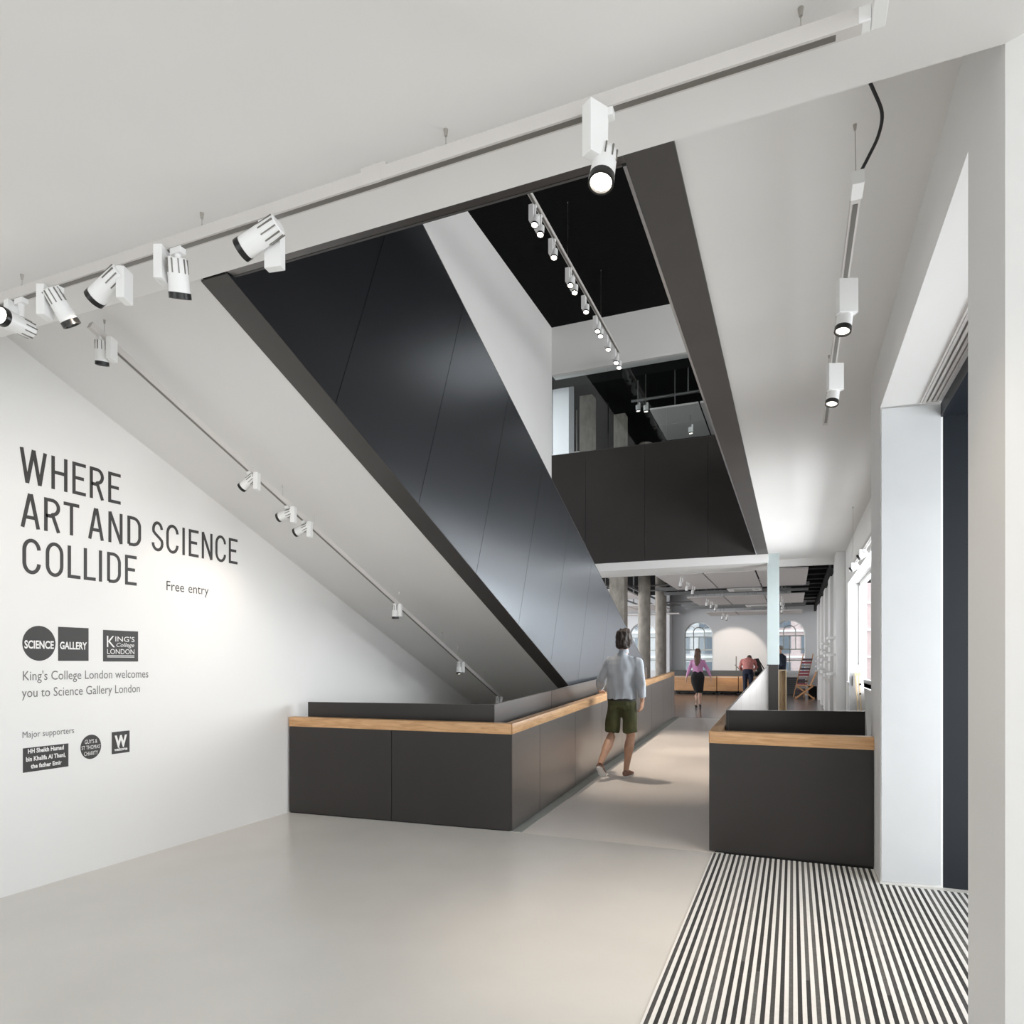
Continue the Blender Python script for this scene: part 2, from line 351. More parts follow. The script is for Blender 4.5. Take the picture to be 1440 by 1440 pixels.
# ------------------------------------------------------------------ balustrades
lb = thing('left_balustrade'.replace('left_', ''), 'long dark steel balustrade with oak handrail beside the man in shorts', 'balustrade', (-2.3, 5.5, 0))
A, B, Cc = Vector((XW+.02, 5.35, 0)), Vector((-2.29, 5.50, 0)), Vector((-2.48, 15.52, 0))
def rz(y): return .955+(1.282-.955)*(y-5.5)/10.0      # oak top
def seg_panel(P, Q, z0P, z0Q, z1P, z1Q, th, side, name, m, parent, gap=.0035):
    d = (Q-P).normalized(); nrm = Vector((-d.y, d.x, 0))*side
    p = P+d*gap; q = Q-d*gap; pts = [(p.x, p.y, z0P), (q.x, q.y, z0Q), (q.x, q.y, z1Q), (p.x, p.y, z1P)]
    return obj(name, prism(BM(), pts, nrm*th), m, parent)
M1 = A.lerp(B, (3.48-(-A.x+0)-0)/(A.x-B.x) if False else .49)
RH = .095
for P, Q in ((A, M1), (M1, B)): seg_panel(P, Q, .012, .012, .955-RH, .955-RH, .012, 1, 'steel_panel', steel, lb)
joints = [5.5, 6.25, 7.5, 8.77, 10.03, 11.3, 12.58, 13.9, 15.1, 15.52]
def SP(y): return B.lerp(Cc, (y-B.y)/(Cc.y-B.y))
for y0, y1 in zip(joints, joints[1:]):
    seg_panel(SP(y0), SP(y1), fz(y0)+.012, fz(y1)+.012, rz(y0)-RH, rz(y1)-RH, .012, 1, 'steel_panel', steel, lb)
# cores and recessed plinth
seg_panel(A, B, 0, 0, .955-RH-.005, .955-RH-.005, .001, 1, 'plinth', plinth, lb) if False else None
def inset(P, Q, off):
    d = (Q-P).normalized(); return Vector((-d.y, d.x, 0))*off
for P, Q, za, zb, ya, yb in ((A, B, 0, 0, 5.5, 5.5), (SP(5.53), Cc, fz(5.5), FZ, 5.5, 15.5)):
    o_ = inset(P, Q, .0135); seg_panel(P+o_, Q+o_, za-.01, zb-.01, rz(ya)-RH-.005, rz(yb)-RH-.005, .045, 1, 'core', plinth, lb)
# oak handrail lengths (front and side) with a mitred corner
def rail(P, Q, zP, zQ, w, m, parent, wP=None, wQ=None, mitP=0, mitQ=0):
    d = (Q-P).normalized(); n_ = Vector((-d.y, d.x, 0))
    p0 = P-n_*.004; q0 = Q-n_*.004; p1 = P+n_*w+d*mitP; q1 = Q+n_*w+d*mitQ
    b = BM(); quadbox(b, [(p0.x, p0.y, zP-RH), (q0.x, q0.y, zQ-RH), (q1.x, q1.y, zQ-RH), (p1.x, p1.y, zP-RH), (p0.x, p0.y, zP), (q0.x, q0.y, zQ), (q1.x, q1.y, zQ), (p1.x, p1.y, zP)])
    return obj('handrail', b, m, parent, bevel=.006, smooth=True)
rail(A, B, .955, .955, .09, oak, lb, mitQ=-.09)
prev = 5.5
for y1 in (9.6, 12.9, 15.52):
    rail(SP(prev), SP(y1), rz(prev), rz(y1), .09, oaky, lb, mitP=.09 if prev == 5.5 else 0); prev = y1
# inner taller steel sheets
I0, I1, I2 = Vector((-4.50, 5.47, 0)), Vector((-2.59, 5.79, 0)), Vector((-2.74, 15.3, 0))
seg_panel(I0, I1, 0, 0, 1.10, 1.10, .03, 1, 'inner_panel', steel, lb)
def IP(y): return I1.lerp(I2, (y-I1.y)/(I2.y-I1.y))
for y0, y1 in zip([5.79, 7.5, 10.03, 12.58], [7.5, 10.03, 12.58, 13.6]):
    z0 = 1.10+(1.40-1.10)*(y0-5.79)/8.0; z1 = 1.10+(1.40-1.10)*(y1-5.79)/8.0
    seg_panel(IP(y0), IP(y1), 0, .2, z0, z1, .03, 1, 'inner_panel', steel, lb)
# right hand balustrade
rb = thing('balustrade', 'short dark steel balustrade with oak handrail ending against the white pier', 'balustrade', (-.6, 5.52, 0))
a, c = Vector((-.611, 5.52, 0)), Vector((.545, 5.53, 0))
seg_panel(a, c, .014, .014, .955-RH, .955-RH, .012, 1, 'steel_panel', steel, rb)
seg_panel(a+Vector((.04, .014, 0)), c+Vector((0, .014, 0)), -.01, -.01, .84, .84, .04, 1, 'core', plinth, rb)
rail(a, c, .955, .955, .09, oak, rb, mitP=.09)
e = Vector((-.60, 13.7, 0))
for i in range(6):
    p, q = a.lerp(e, i/6), a.lerp(e, (i+1)/6)
    seg_panel(p, q, fz(p.y)+.012, fz(q.y)+.012, rz(p.y)-RH, rz(q.y)-RH, .012, -1, 'steel_panel', steel, rb)
p_, q_ = a+Vector((0, .01, 0)), e
b = BM(); quadbox(b, [(p_.x-.004, p_.y, .86), (p_.x+.085, p_.y+.08, .86), (q_.x+.085, q_.y, rz(q_.y)-RH), (q_.x-.004, q_.y, rz(q_.y)-RH), (p_.x-.004, p_.y, .955), (p_.x+.085, p_.y+.08, .955), (q_.x+.085, q_.y, rz(q_.y)), (q_.x-.004, q_.y, rz(q_.y))])
obj('handrail', b, oaky, rb, bevel=.006, smooth=True)
J0, J1, J2 = Vector((-.512, 5.85, 0)), Vector((.545, 6.16, 0)), Vector((-.455, 13.9, 0))
seg_panel(J0, J1, 0, 0, 1.10, 1.10, .03, 1, 'inner_panel', steel, rb)
for i in range(6):
    p, q = J0.lerp(J2, i/6), J0.lerp(J2, (i+1)/6); z0, z1 = 1.10+.33*i/6, 1.10+.33*(i+1)/6
    seg_panel(p, q, -.05, -.05, z0, z1, .02, -1, 'inner_panel', steel, rb)
for i in range(7):
    p, q = J0.lerp(J2, i/7), J0.lerp(J2, (i+1)/7)
# white post with its dark foot where the balustrade ends
po = thing('square_post', 'tall pale square post with a dark steel foot at the end of the walkway', 'post', (-.23, 14.1, FZ))
obj('shaft', box(BM(), -.46, -.245, 14.0, 14.2, 1.45, 3.6), postm, po, bevel=.004)
obj('foot', box(BM(), -.468, -.262, 13.99, 14.21, FZ-.05, 1.45), steel, po)
# ------------------------------------------------------------------ entrance mat
em = thing('entrance_mat', 'black and white striped entrance mat set into the lobby floor', 'mat', (.2, 2.5, 0))
obj('frame', box(BM(), -.583, -.572, -.5, 5.50, .0005, .004), matw, em)
x = -.572; i = 0
while x < 1.12:
    for m_, w_, nm, zt in ((matd[random.choice((0, 0, 1, 1, 2))], .0185, 'fibre_strip', .0035), (matw, .0185, 'metal_strip', .0045)):
        y0 = -.5 if x+w_ < .585 else 2.70
        y1 = 5.50 if x+w_ < .545 else 5.16
        if nm == 'fibre_strip' and i % 3 != 1 and y0 < 0:
            ym = random.uniform(2.3, 4.3)
            obj(nm, box(BM(), x, x+w_-.0006, y0, ym, .0003, zt), m_, em); obj(nm, box(BM(), x, x+w_-.0006, ym, y1, .0003, zt), matd[random.choice((0, 1, 2))], em)
        else: obj(nm, box(BM(), x, x+w_-.0006, y0, y1, .0003, zt), m_, em)
        x += w_
    i += 1
# ------------------------------------------------------------------ tracks and spotlights
R_ = Vector((math.cos(YAW), math.sin(YAW), 0)); F_ = Vector((-math.sin(YAW), math.cos(YAW), 0)); U_ = Vector((0, 0, 1))
def make_track(label, P, Q, drops, slotface='down', w=.034, h=.045, joints=(), group=None, ceil_z=None, thin=False):
    P, Q = Vector(P), Vector(Q); d = (Q-P).normalized(); s, u, d = frame_of(d)
    t = thing('lighting_track', label, 'lighting track', P, group)
    obj('rail', obox(BM(), (P+Q)/2, s, u, d, w/2, h/2, (Q-P).length/2), mwhite, t)
    sl = 'slot'
    obj(sl, obox(BM(), (P+Q)/2-u*(h/2-.001), s, u, d, w*.27, .003, (Q-P).length/2-.06), slotm, t)
    for D, top in drops:
        D = Vector(D); top = Vector(top)
        hh = obj('hanger', cyl(BM(), D, top, .0012 if not thin else .0015, seg=6), nickel, t)
        obj('ferrule', cyl(BM(), D, D+(top-D)*min(.4, .016/(top-D).length), .0055, .003, seg=10), nickel, hh)
        obj('ferrule', cyl(BM(), top-(top-D).normalized()*min(.022, (top-D).length*.45), top, .0045, .0075, seg=10), nickel, hh)
    for jx in joints:
        p = P+d*jx; obj('coupler', obox(BM(), p-u*.003, s, u, d, w/2+.001, h/2-.002, .035), mwhite, t)
    return t
def make_spot(at, head_dir, label, box_side, group, lit=True, r=.037, L=.125, box_down=.13, td=Vector((1, 0, 0)), fins=True, head_off=.055, dim=False, bz0=0.0, parts=True, boxw=.034, boxt=.017):
    """at: point on the underside of the track; head_dir: where the light points; box_side: horizontal vector towards the driver box"""
    at = Vector(at); hd = Vector(head_dir).normalized(); t = thing('track_spotlight', label, 'spotlight', at, group)
    td = Vector(td).normalized(); n = td.cross(U_).normalized()
    if parts:
        obj('adapter', obox(BM(), at-U_*.012, td, n, U_, .028, .014, .012), swhite, t, bevel=.002)
    bs = Vector(box_side)
    bc = at+bs-U_*(box_down/2+bz0)
    bd = bs.normalized() if bs.length > 1e-4 else n
    bn = bd.cross(U_).normalized()
    obj('driver_box', obox(BM(), bc, bd, bn, U_, boxt, boxw, box_down/2), swhite, t, bevel=.003)
    piv = at-U_*head_off
    hc0 = piv-hd*L*.35; hc1 = piv+hd*L*.62
    if parts: obj('arm', cyl(BM(), at-U_*.02, piv, .012, .010, seg=10), swhite, t)
    s, u, _ = frame_of(hd)
    hb = obj('lamp_body', rings(BM(), [(hc0, s, u, r*.78, r*.78), (hc0+hd*.004, s, u, r*.88, r*.88), (hc0+hd*L*.25, s, u, r*.93, r*.93), (hc1, s, u, r, r)], 24), swhite, t, smooth=True)
    if parts and fins:
        for k in range(10):
            a = 2*PI*k/10; rd = s*math.cos(a)+u*math.sin(a); tn = hd.cross(rd)
            obj('cooling_slot', obox(BM(), hc0+hd*L*.23+rd*(r*.905), tn, rd, hd, .0022, .0035, L*.2), slotm, hb)
    ring = obj('bezel', rings(BM(), [(hc1-hd*.001, s, u, r*1.03, r*1.03), (hc1+hd*.021, s, u, r*1.03, r*1.03), (hc1+hd*.021, s, u, r*.86, r*.86), (hc1+hd*.012, s, u, r*.80, r*.80)], 24, cap=False), blackp, t, smooth=True)
    obj('lens', cyl(BM(), hc1+hd*.010, hc1+hd*.014, r*.84, seg=24), (lens_dim if dim else lens_on) if lit else lens_off, t)
    return hc1+hd*.03
def xat(u, y): return y*math.tan(math.atan((u-720)/FPX)-YAW)
# near track, parallel to the street front
YT, ZT = 1.93, 3.135
drp = [((xat(u, YT), YT, ZT+.0225), (xat(u, YT), YT, ZN)) for u in (31, 284, 627, 1126)]
nt_ = make_track('long white lighting track hanging close under the near lobby ceiling', (-4.6, YT, ZT), (xat(1212, YT), YT, ZT), drp, joints=(3.294,))
xc = xat(1225, YT)
obj('corner_coupler', box(BM(), xc-.03, xc-.0005, YT-.019, YT+.019, ZT-.021, ZT+.021), swhite, nt_, bevel=.003)
obj('corner_coupler', box(BM(), xc, xc+.034, YT-.45, YT+.018, ZT-.02, ZT+.02), swhite, nt_, bevel=.003)
obj('joint_plate', box(BM(), xat(527, YT)-.05, xat(527, YT)+.05, YT-.01, YT+.01, ZT+.02, ZT+.042), mwhite, nt_)
zb = ZT-.0225
G1 = 'spotlights on the near lobby track'
def near(u, hd, lab, bs, **k):
    p = (xat(u, YT), YT, zb); return make_spot(p, hd, lab, bs, G1, **k)
near(30, -F_*1.0-R_*.16-U_*.06, 'lit white spotlight at the left picture edge, lamp facing the viewer', -R_*.055+F_*.03, head_off=.12, L=.14, r=.040)
near(80, -U_*1.0+R_*.42+F_*.55, 'white spotlight second from the left on the near track, pointing down', -R_*.05, lit=False, L=.135)
near(158, -R_*.85+F_*.30-U_*.5, 'white spotlight third from the left on the near track, aimed left', R_*.05, lit=False, head_off=.045, L=.16, r=.040)
near(250, -U_*.95+F_*.42-R_*.10, 'white spotlight with striped cooling slots beside the tip of the dark stair edge', -R_*.062, lit=False, head_off=.085, r=.040)
near(375, -R_*.92+F_*.25-U_*.42, 'white spotlight with black ring just above the dark stair edge, aimed left', R_*.012+F_*.05, lit=False, head_off=.045, bz0=.02, L=.16, r=.040)
p6 = near(850, -U_*.95-F_*.25-R_*.16, 'bright lit spotlight at the centre of the near track, over the stair opening', -R_*.03-F_*.02, head_off=.145, box_down=.15, L=.10, boxw=.02, boxt=.033)
# track under the sloping stair soffit
XT2 = -3.83
def zt2(y): return 3.49-.412*(y-2.72)
drp = []
for y in (2.81, 4.35, 4.75, 6.1, 7.05, 7.45, 8.25): drp.append(((XT2, y, zt2(y)+.02), (XT2, y, sof(y))))
make_track('thin white lighting track running down under the sloping stair soffit', (XT2, 2.72, zt2(2.72)), (XT2, 9.0, zt2(9.0)), drp, h=.04, w=.032, joints=(1.84, 4.6))
G2 = 'spotlights under the stair soffit'
def y_on(u, X): return X/math.tan(math.atan((u-720)/FPX)-YAW)
dT = Vector((0, 1, -.412))
for u, hd, lab, bs, lit in (
    (143, -U_*1+F_*.25-R_*.12, 'topmost spotlight on the stair soffit track, pointing down', R_*.06, False),
    (352, -R_*.85-U_*.55+F_*.3, 'spotlight above the word SCIENCE on the soffit track, second from the top', R_*.05, False),
    (405, -R_*.95-U_*.28+F_*.3, 'upper of the two paired spotlights on the soffit track, aimed left', R_*.045, False),
    (428, -R_*.95-U_*.35+F_*.3, 'lower of the two paired spotlights on the soffit track, aimed left', R_*.045, False),
    (556, -U_*1, 'small spotlight halfway down the soffit track, pointing straight down', R_*.05, False),
    (646, -U_*1-F_*.15, 'small lit spotlight low on the soffit track, second from the bottom', R_*.05, True),
    (700, -U_*1-F_*.15, 'lowest small lit spotlight on the soffit track, above the balustrade', R_*.05, True)):
    y = y_on(u, XT2); make_spot((XT2, y, zt2(y)-.02), hd, lab, bs, G2, lit=lit, td=dT, dim=False)
# short track by the right wall with its cable
XT3, ZT3 = .228, 3.33
make_track('short white lighting track hung on wires near the right wall', (XT3, 2.92, ZT3), (XT3, 5.68, ZT3), [((XT3, 2.95, ZT3+.02), (XT3-.004, 2.95, ZC)), ((XT3, 5.1, ZT3+.02), (XT3, 5.1, ZC))], thin=True)
obj('feed_box', obox(BM(), (XT3, 2.90, ZT3), Vector((1, 0, 0)), U_, Vector((0, 1, 0)), .021, .026, .05), swhite, bpy.data.objects[[o.name for o in bpy.data.objects if o.name.startswith('lighting_track')][-1]], bevel=.003)
cb = BM(); P = []
K = [(XT3+.005, 2.62, ZC), (XT3+.075, 2.70, 3.52), (XT3+.085, 2.76, 3.46), (XT3+.05, 2.82, 3.40), (XT3+.02, 2.85, 3.36), (XT3+.006, 2.87, 3.335)]
K = [(.236, 2.70, 3.60), (.268, 2.74, 3.555), (.300, 2.79, 3.50), (.292, 2.83, 3.45), (.262, 2.86, 3.40), (.240, 2.875, 3.365), (.236, 2.88, 3.345)]
for i in range(len(K)-1):
    p0, p1, p2, p3 = [Vector(K[max(0, min(len(K)-1, j))]) for j in (i-1, i, i+1, i+2)]
    for q in range(5):
        f = q/5; P.append(.5*((2*p1)+(-p0+p2)*f+(2*p0-5*p1+4*p2-p3)*f*f+(-p0+3*p1-3*p2+p3)*f**3))
P.append(Vector(K[-1]))
tag(obj('power_cable', tube(cb, P, .0062, 8), cablem, smooth=True), 'black power cable curving down to the short track near the right wall', 'cable')
G3 = 'spotlights near the right wall'
for u, lab in ((1188, 'nearer lit spotlight on the short track by the right wall'), (1172, 'farther lit spotlight on the short track by the right wall')):
    y = y_on(u, XT3); make_spot((XT3, y, ZT3-.0225), -U_*1-R_*.22-F_*.15, lab, -F_*.02, G3, lit=True, dim=True, head_off=.17, box_down=.16, L=.085, td=Vector((0, 1, 0)), fins=False, boxw=.045, boxt=.02)
# upper hall track
XT4, ZT4 = -3.29, 7.85
make_track('white lighting track hanging high in the stair hall under the black ceiling', (XT4, 7.6, ZT4), (XT4, 13.6, ZT4), [((XT4, y, ZT4+.02), (XT4, y, 8.78)) for y in (8.2, 10.2, 12.2)], thin=True, w=.05, h=.05)
G4 = 'spotlights high in the stair hall'
us = (753, 761, 780, 803, 809, 825, 841, 845, 856, 867, 871)
ordn = ['first', 'second', 'third', 'fourth', 'fifth', 'sixth', 'seventh', 'eighth', 'ninth', 'tenth', 'eleventh']
for i, u in enumerate(us):
    y = y_on(u, XT4)
    make_spot((XT4, y, ZT4-.025), -U_*1-Vector((0, .35, 0)), 'small lit spotlight under the black hall ceiling, %s from the near end' % ordn[i], Vector((-.05, 0, 0)), G4, lit=True, r=.05, L=.14, head_off=.20, box_down=.22, boxw=.05, boxt=.035, td=Vector((0, 1, 0)), fins=False, parts=(i < 4))
# light of those lamps, with one added jamb fill
for y, x, pw in ((9.0, -1.7, 800), (10.2, -1.0, 800), (11.6, -1.9, 800), (12.2, -1.8, 700)): spot((XT4, y, ZT4-.45), (x, y-.5, fz(y)), pw, 26, .8)
spot((xat(850, YT)+.05, YT, 2.98), (.56, 2.45, 1.3), 24, 62, 1, (1, .82, .62))  # added warm fill for the right jamb, set at the centre lamp
spot((xat(840, YT), YT, 2.90), (-.9, 4.1, 0), 130, 62, .9)
spot((xat(20, YT)-.1, YT-.05, 3.02), (XW, 1.2, 1.4), 12, 90, .9)
spot((xat(150, YT)-.12, YT+.02, 2.98), (XW, 3.3, 1.9), 34, 75, 1)
spot((xat(360, YT)-.1, YT+.06, 3.0), (XW, 4.3, 1.9), 34, 60, 1)
for u in (342, 397): 
    y = y_on(u, XT2); spot((XT2-.14, y+.03, zt2(y)-.12), (XW, y+.15, 1.7), 12, 80, 1)
for u in (1188, 1172):
    y = y_on(u, XT3); spot((XT3-.04, y-.03, 3.05), (XT3-.55, y-.3, 0), 75, 62, .9)
spot((-2.1, 25.3, 3.0), (-2.15, YF, 1.6), 190, 54, .3)
# ------------------------------------------------------------------ gallery beyond the walkway
def at(u, Y): return xat(u, Y)
def dd(u, Y): return Y/(math.cos(YAW)+(u-720)/FPX*math.sin(YAW))
def zat(u, v, Y): return H+(HOR-v)/FPX*dd(u, Y)
struct('ceiling_gallery', box(BM(), -12, 1.3, 15.02, YF, 4.25, 4.45), blackc)
for i, (x, y, kind) in enumerate(((-4.05, 16.7, 's'), (-3.87, 19.0, 'r'), (-3.80, 21.2, 'r'))):
    if kind == 's': b = box(BM(), x-.19, x+.19, y-.19, y+.19, FZ, 4.25)
    else: b = cyl(BM(), (x, y, FZ), (x, y, 4.25), .17, seg=28)
    o = obj('concrete_column', b, conc_col, bevel=.01 if kind == 's' else 0, smooth=kind == 'r')
    tag(o, ['square board-marked concrete column nearest the stair edge', 'round concrete column, middle one of the three behind the stair', 'round concrete column standing behind the far end of the oak handrail'][i], 'column')
RX = (-3.0, -1.9, -.77, .33)
rows = ((15.9, 19.2, 3.52), (21.0, 24.0, 3.45), (25.4, 27.4, 3.30))
rn = ('nearest', 'middle', 'farthest')
for k, (y0, y1, zr) in enumerate(rows):
    t = thing('ceiling_raft', '%s row of white acoustic panels hung under the dark gallery ceiling' % rn[k], 'ceiling panel', (-1.3, y0, zr), 'acoustic rafts over the gallery')
    for a, c in zip(RX, RX[1:]):
        obj('raft_panel', box(BM(), a+.02, c-.02, y0, y1, zr, zr+.04), raftm, t, bevel=.004)
    for a in RX[:-1]:
        for yy in (y0+.3, y1-.3): obj('hanger', cyl(BM(), (a+.55, yy, zr+.04), (a+.55, yy, 4.25), .006, seg=6), galv, t)
    t = thing('ceiling_raft', '%s white acoustic panel row left of the concrete columns' % rn[k], 'ceiling panel', (-6, y0, 3.4), 'acoustic rafts over the gallery')
    for a in (-7.4, -6.3, -5.2):
        obj('raft_panel', box(BM(), a+.02, a+1.08, y0+1.6, y1+1.0 if y1 < 26 else YF-.3, 3.40, 3.44), raftm, t, bevel=.004)
        obj('hanger', cyl(BM(), (a+.55, y0+1.8, 3.44), (a+.55, y0+1.8, 4.25), .006, seg=6), galv, t)
for k, (y, z) in enumerate(((19.25, 3.56), (20.6, 3.56), (24.05, 3.48), (25.12, 3.46))):
    t = thing('cable_tray', ['grey cable tray right behind the nearest raft row', 'grey cable tray in front of the middle raft row', 'grey cable tray right behind the middle raft row', 'grey cable tray in front of the farthest raft row', 'grey cable tray beside the white ceiling edge'][k], 'cable tray', (-1.5, y, z), 'cable trays between the rafts')
    for dy in (0, .22): obj('tray_side', box(BM(), -3.6, .4, y+dy, y+dy+.02, z-.03, z+.05), galv, t)
    for j in range(13): obj('tray_rung', box(BM(), -3.5+j*.31, -3.46+j*.31, y+.02, y+.22, z-.02, z), galv, t)
    for x in (-3.2, -1.2, .2): obj('hanger', cyl(BM(), (x, y+.11, z), (x, y+.11, 4.25), .008, seg=6), galv, t)
    obj('conduit', cyl(BM(), (-4.3, y+.11, z+.13), (.7, y+.11, z+.13), .022, seg=8), galv, t)
for k, (x, y, z0) in enumerate(((-1.45, 15.08, 3.60), (-1.25, 19.62, 3.52), (-1.05, 24.33, 3.42))):
    t = thing('air_cassette', ['white ceiling air unit just below the bridge edge', 'white ceiling air unit between the nearest and middle rafts', 'white ceiling air unit between the middle and farthest rafts'][k], 'air conditioner', (x, y, 3.5), 'ceiling air units')
    obj('casing', box(BM(), x-.45, x+.45, y+.0, y+.72, z0, z0+.25), swhite, t, bevel=.01)
    for hx_ in (-.4, .4): obj('hanger', cyl(BM(), (x+hx_, y+.36, z0+.25), (x+hx_, y+.36, 4.25), .008, seg=6), galv, t)
    obj('intake_grille', box(BM(), x-.28, x+.2, y+.15, y+.62, z0-.008, z0+.002), kerbm, t)
    obj('control_display', box(BM(), x+.28, x+.38, y+.2, y+.3, z0-.006, z0+.002), blackp, t)
for k in range(4):
    x = -4.5-k*.55; t = thing('strut_rail', 'light grey strut rail over the columns, %s from the right' % ('first', 'second', 'third', 'fourth')[k], 'rail', (x, 20, 3.8), 'strut rails above the columns')
    obj('rail', box(BM(), x-.025, x+.025, 15.1, 27.0, 3.72, 3.77), galv, t)
    for yy in (16, 18.2, 20.5, 23, 25.5): obj('drop_rod', box(BM(), x-.02, x+.02, yy-.02, yy+.02, 3.77, 4.25), galv, t)
t = thing('ceiling_beam_row', 'dark ceiling beams with pale perforated infill along the right gallery edge', 'beams', (.5, 20, 3.8))
for j in range(12):
    y = 15.3+j*1.03
    obj('beam', box(BM(), -.05, .80, y, y+.28, 3.58, 3.8), blackw, t)
    obj('infill_panel', box(BM(), -.05, .80, y+.28, y+1.03, 3.78, 3.8), galv if j % 4 == 3 else raftm, t)
obj('edge_truss', box(BM(), .72, .80, 15.1, 27.6, 3.40, 3.62), blackw, t)
for j in range(22): obj('truss_bar', tube(BM(), [(.74, 15.3+j*.55, 3.62), (.74, 15.3+j*.55+.27, 3.86), (.74, 15.3+j*.55+.54, 3.62)], .012, 5), blackw, t)
# gallery spotlights
SPG = [(957, 816, 15.9), (966, 822, 16.9), (974, 828, 17.9), (994, 843, 20.9), (1000, 848, 21.9), (1006, 852, 23.0), (1016, 864, 26.0), (1022, 867, 26.6), (1099, 850, 20.8), (1100, 861, 22.9), (1100, 868, 24.6)]
SPG = [(u, v, Y+(.5 if v < 830 else .6 if v < 853 else -.1)) for u, v, Y in SPG]
nm = ['nearest', 'second', 'third', 'first', 'second', 'third', 'left', 'right', 'upper', 'middle', 'lower']
wh = ['below the nearest raft row']*3+['below the middle raft row']*3+['under the farthest raft row']*2+['just right of the pale post']*3
for i, (u, v, Y) in enumerate(SPG):
    zr = 3.36 if i >= 8 else (3.50, 3.43, 3.28)[min(2, i//3)]
    make_spot((at(u, Y), Y, zr), (-.2, .6, -1), '%s small white gallery spotlight %s' % (nm[i], wh[i]), (.05, 0, 0), 'spotlights in the gallery', lit=(i in (4,)), r=.036, L=.12, head_off=.12, box_down=.10, boxw=.022, boxt=.014, fins=False, parts=False, dim=True)
    if True: obj('stem', cyl(BM(), (at(u, Y), Y, zr-.1), (at(u, Y), Y, zr+.025 if i < 8 else 4.25), .012, seg=6), swhite, [o for o in bpy.data.objects if o.name.startswith('track_spotlight')][-1])
# right wall fins and shelves
finY = (14.2, 16.5, 19.1, 21.4, 24.4)
wf = thing('wall_fins', 'tall white vertical fins along the right gallery wall', 'fins', (.86, 19, FZ))
for y in finY: obj('fin', box(BM(), .76, .915, y, y+.95, FZ, 4.2), swhite, wf, bevel=.004)
ws = thing('wall_shelves', 'small white stepped shelves fixed between the fins of the right wall', 'shelves', (.8, 18, 1.2))
for (y, zz) in ((14.4, (1.25, 1.62, 1.95)), (16.7, (1.25, 1.68, 1.9)), (19.3, (1.3, 1.6, 1.8)), (21.6, (1.35, 1.65))):
    for z in zz:
        obj('shelf_board', box(BM(), .62, .76, y, y+.62, z, z+.04), swhite, ws)
        obj('shelf_board', box(BM(), .64, .915, y+.95, y+1.4, z-.14, z-.10), swhite, ws)
# cabinets under the far wall
yb = 27.05
wt = tag(obj('worktop', box(BM(), -4.5, -1.2, yb+.02, 27.88, .96, 1.17), mat('dark_grey_upstand', (.09, .092, .095), .5)), 'long dark grey worktop band above the oak cabinets at the far wall', 'worktop')
mid = mat('pale_trim', (.6, .52, .44), .5)
for (x0, x1, lab) in ((-4.32, -2.72, 'oak-fronted cabinet on castors behind the woman in pink'), (-2.70, -1.93, 'oak-fronted cabinet between the woman and the bending man'), (-1.91, -1.25, 'oak cabinet partly hidden behind the bending man')):
    t = thing('cabinet', lab, 'cabinet', ((x0+x1)/2, yb+.4, FZ), 'oak cabinets at the far wall')
    obj('carcass', box(BM(), x0, x1, yb+.02, 27.85, .38, .955), oakd, t)
    n = 2 if x1-x0 > 1.2 else 1
    for j in range(n):
        a = x0+(x1-x0)*j/n; c = x0+(x1-x0)*(j+1)/n
        d_ = obj('door', box(BM(), a+.008, c-.008, yb, yb+.02, .40, .90), oakd, t)
        obj('finger_pull', box(BM(), a+.008, c-.008, yb-.004, yb+.02, .905, .935), mid, d_)
    obj('plinth', box(BM(), x0+.03, x1-.03, yb+.12, 27.8, .30, .38), plinth, t)
    for x in (x0+.12, x1-.12):
        for yy in (yb+.1, 27.6): obj('castor', cyl(BM(), (x-.02, yy, FZ+.035), (x+.02, yy, FZ+.035), .035, seg=12), blackp, t)
t = thing('black_equipment_case', 'low black equipment case on the far counter beside the bending man', 'case', (-1.62, 27.2, 1.171))
obj('case_body', box(BM(), -1.80, -1.36, 27.12, 27.4, 1.171, 1.23), blackp, t, bevel=.01)
obj('case_lip', box(BM(), -1.81, -1.355, 27.11, 27.41, 1.23, 1.245), blackw, t)
t = thing('pole_stand', 'thin upright pole stand on the far counter left of the bending man', 'stand', (-2.0, 26.9, 1.17))
obj('pole', cyl(BM(), (-2.0, 27.1, 1.17), (-2.0, 27.1, 1.72), .02, seg=8), slotm, t); obj('foot', tube(BM(), [(-2.05, 27.1, 1.40), (-1.85, 27.1, 1.19), (-1.75, 27.1, 1.175)], .015, 6), blackp, t)
t = thing('screen_stand', 'black tilted screen on a stand right of the bending man', 'screen', (-1.05, 26.6, 1.1))
obj('screen', quadbox(BM(), [(-1.22, 26.7, 1.12), (-1.0, 26.7, 1.10), (-1.0, 26.75, 1.10), (-1.22, 26.75, 1.12), (-1.34, 26.7, 1.62), (-1.18, 26.7, 1.64), (-1.18, 26.75, 1.64), (-1.34, 26.75, 1.62)]), blackp, t)
obj('brace', tube(BM(), [(-1.20, 26.72, 1.62), (-.92, 26.72, 1.12)], .02, 6), blackp, t); obj('base', box(BM(), -1.3, -.75, 26.6, 26.9, 1.0, 1.12), blackw, t)
obj('support', box(BM(), -1.24, -.75, 26.62, 26.88, FZ, 1.0), blackw, t)
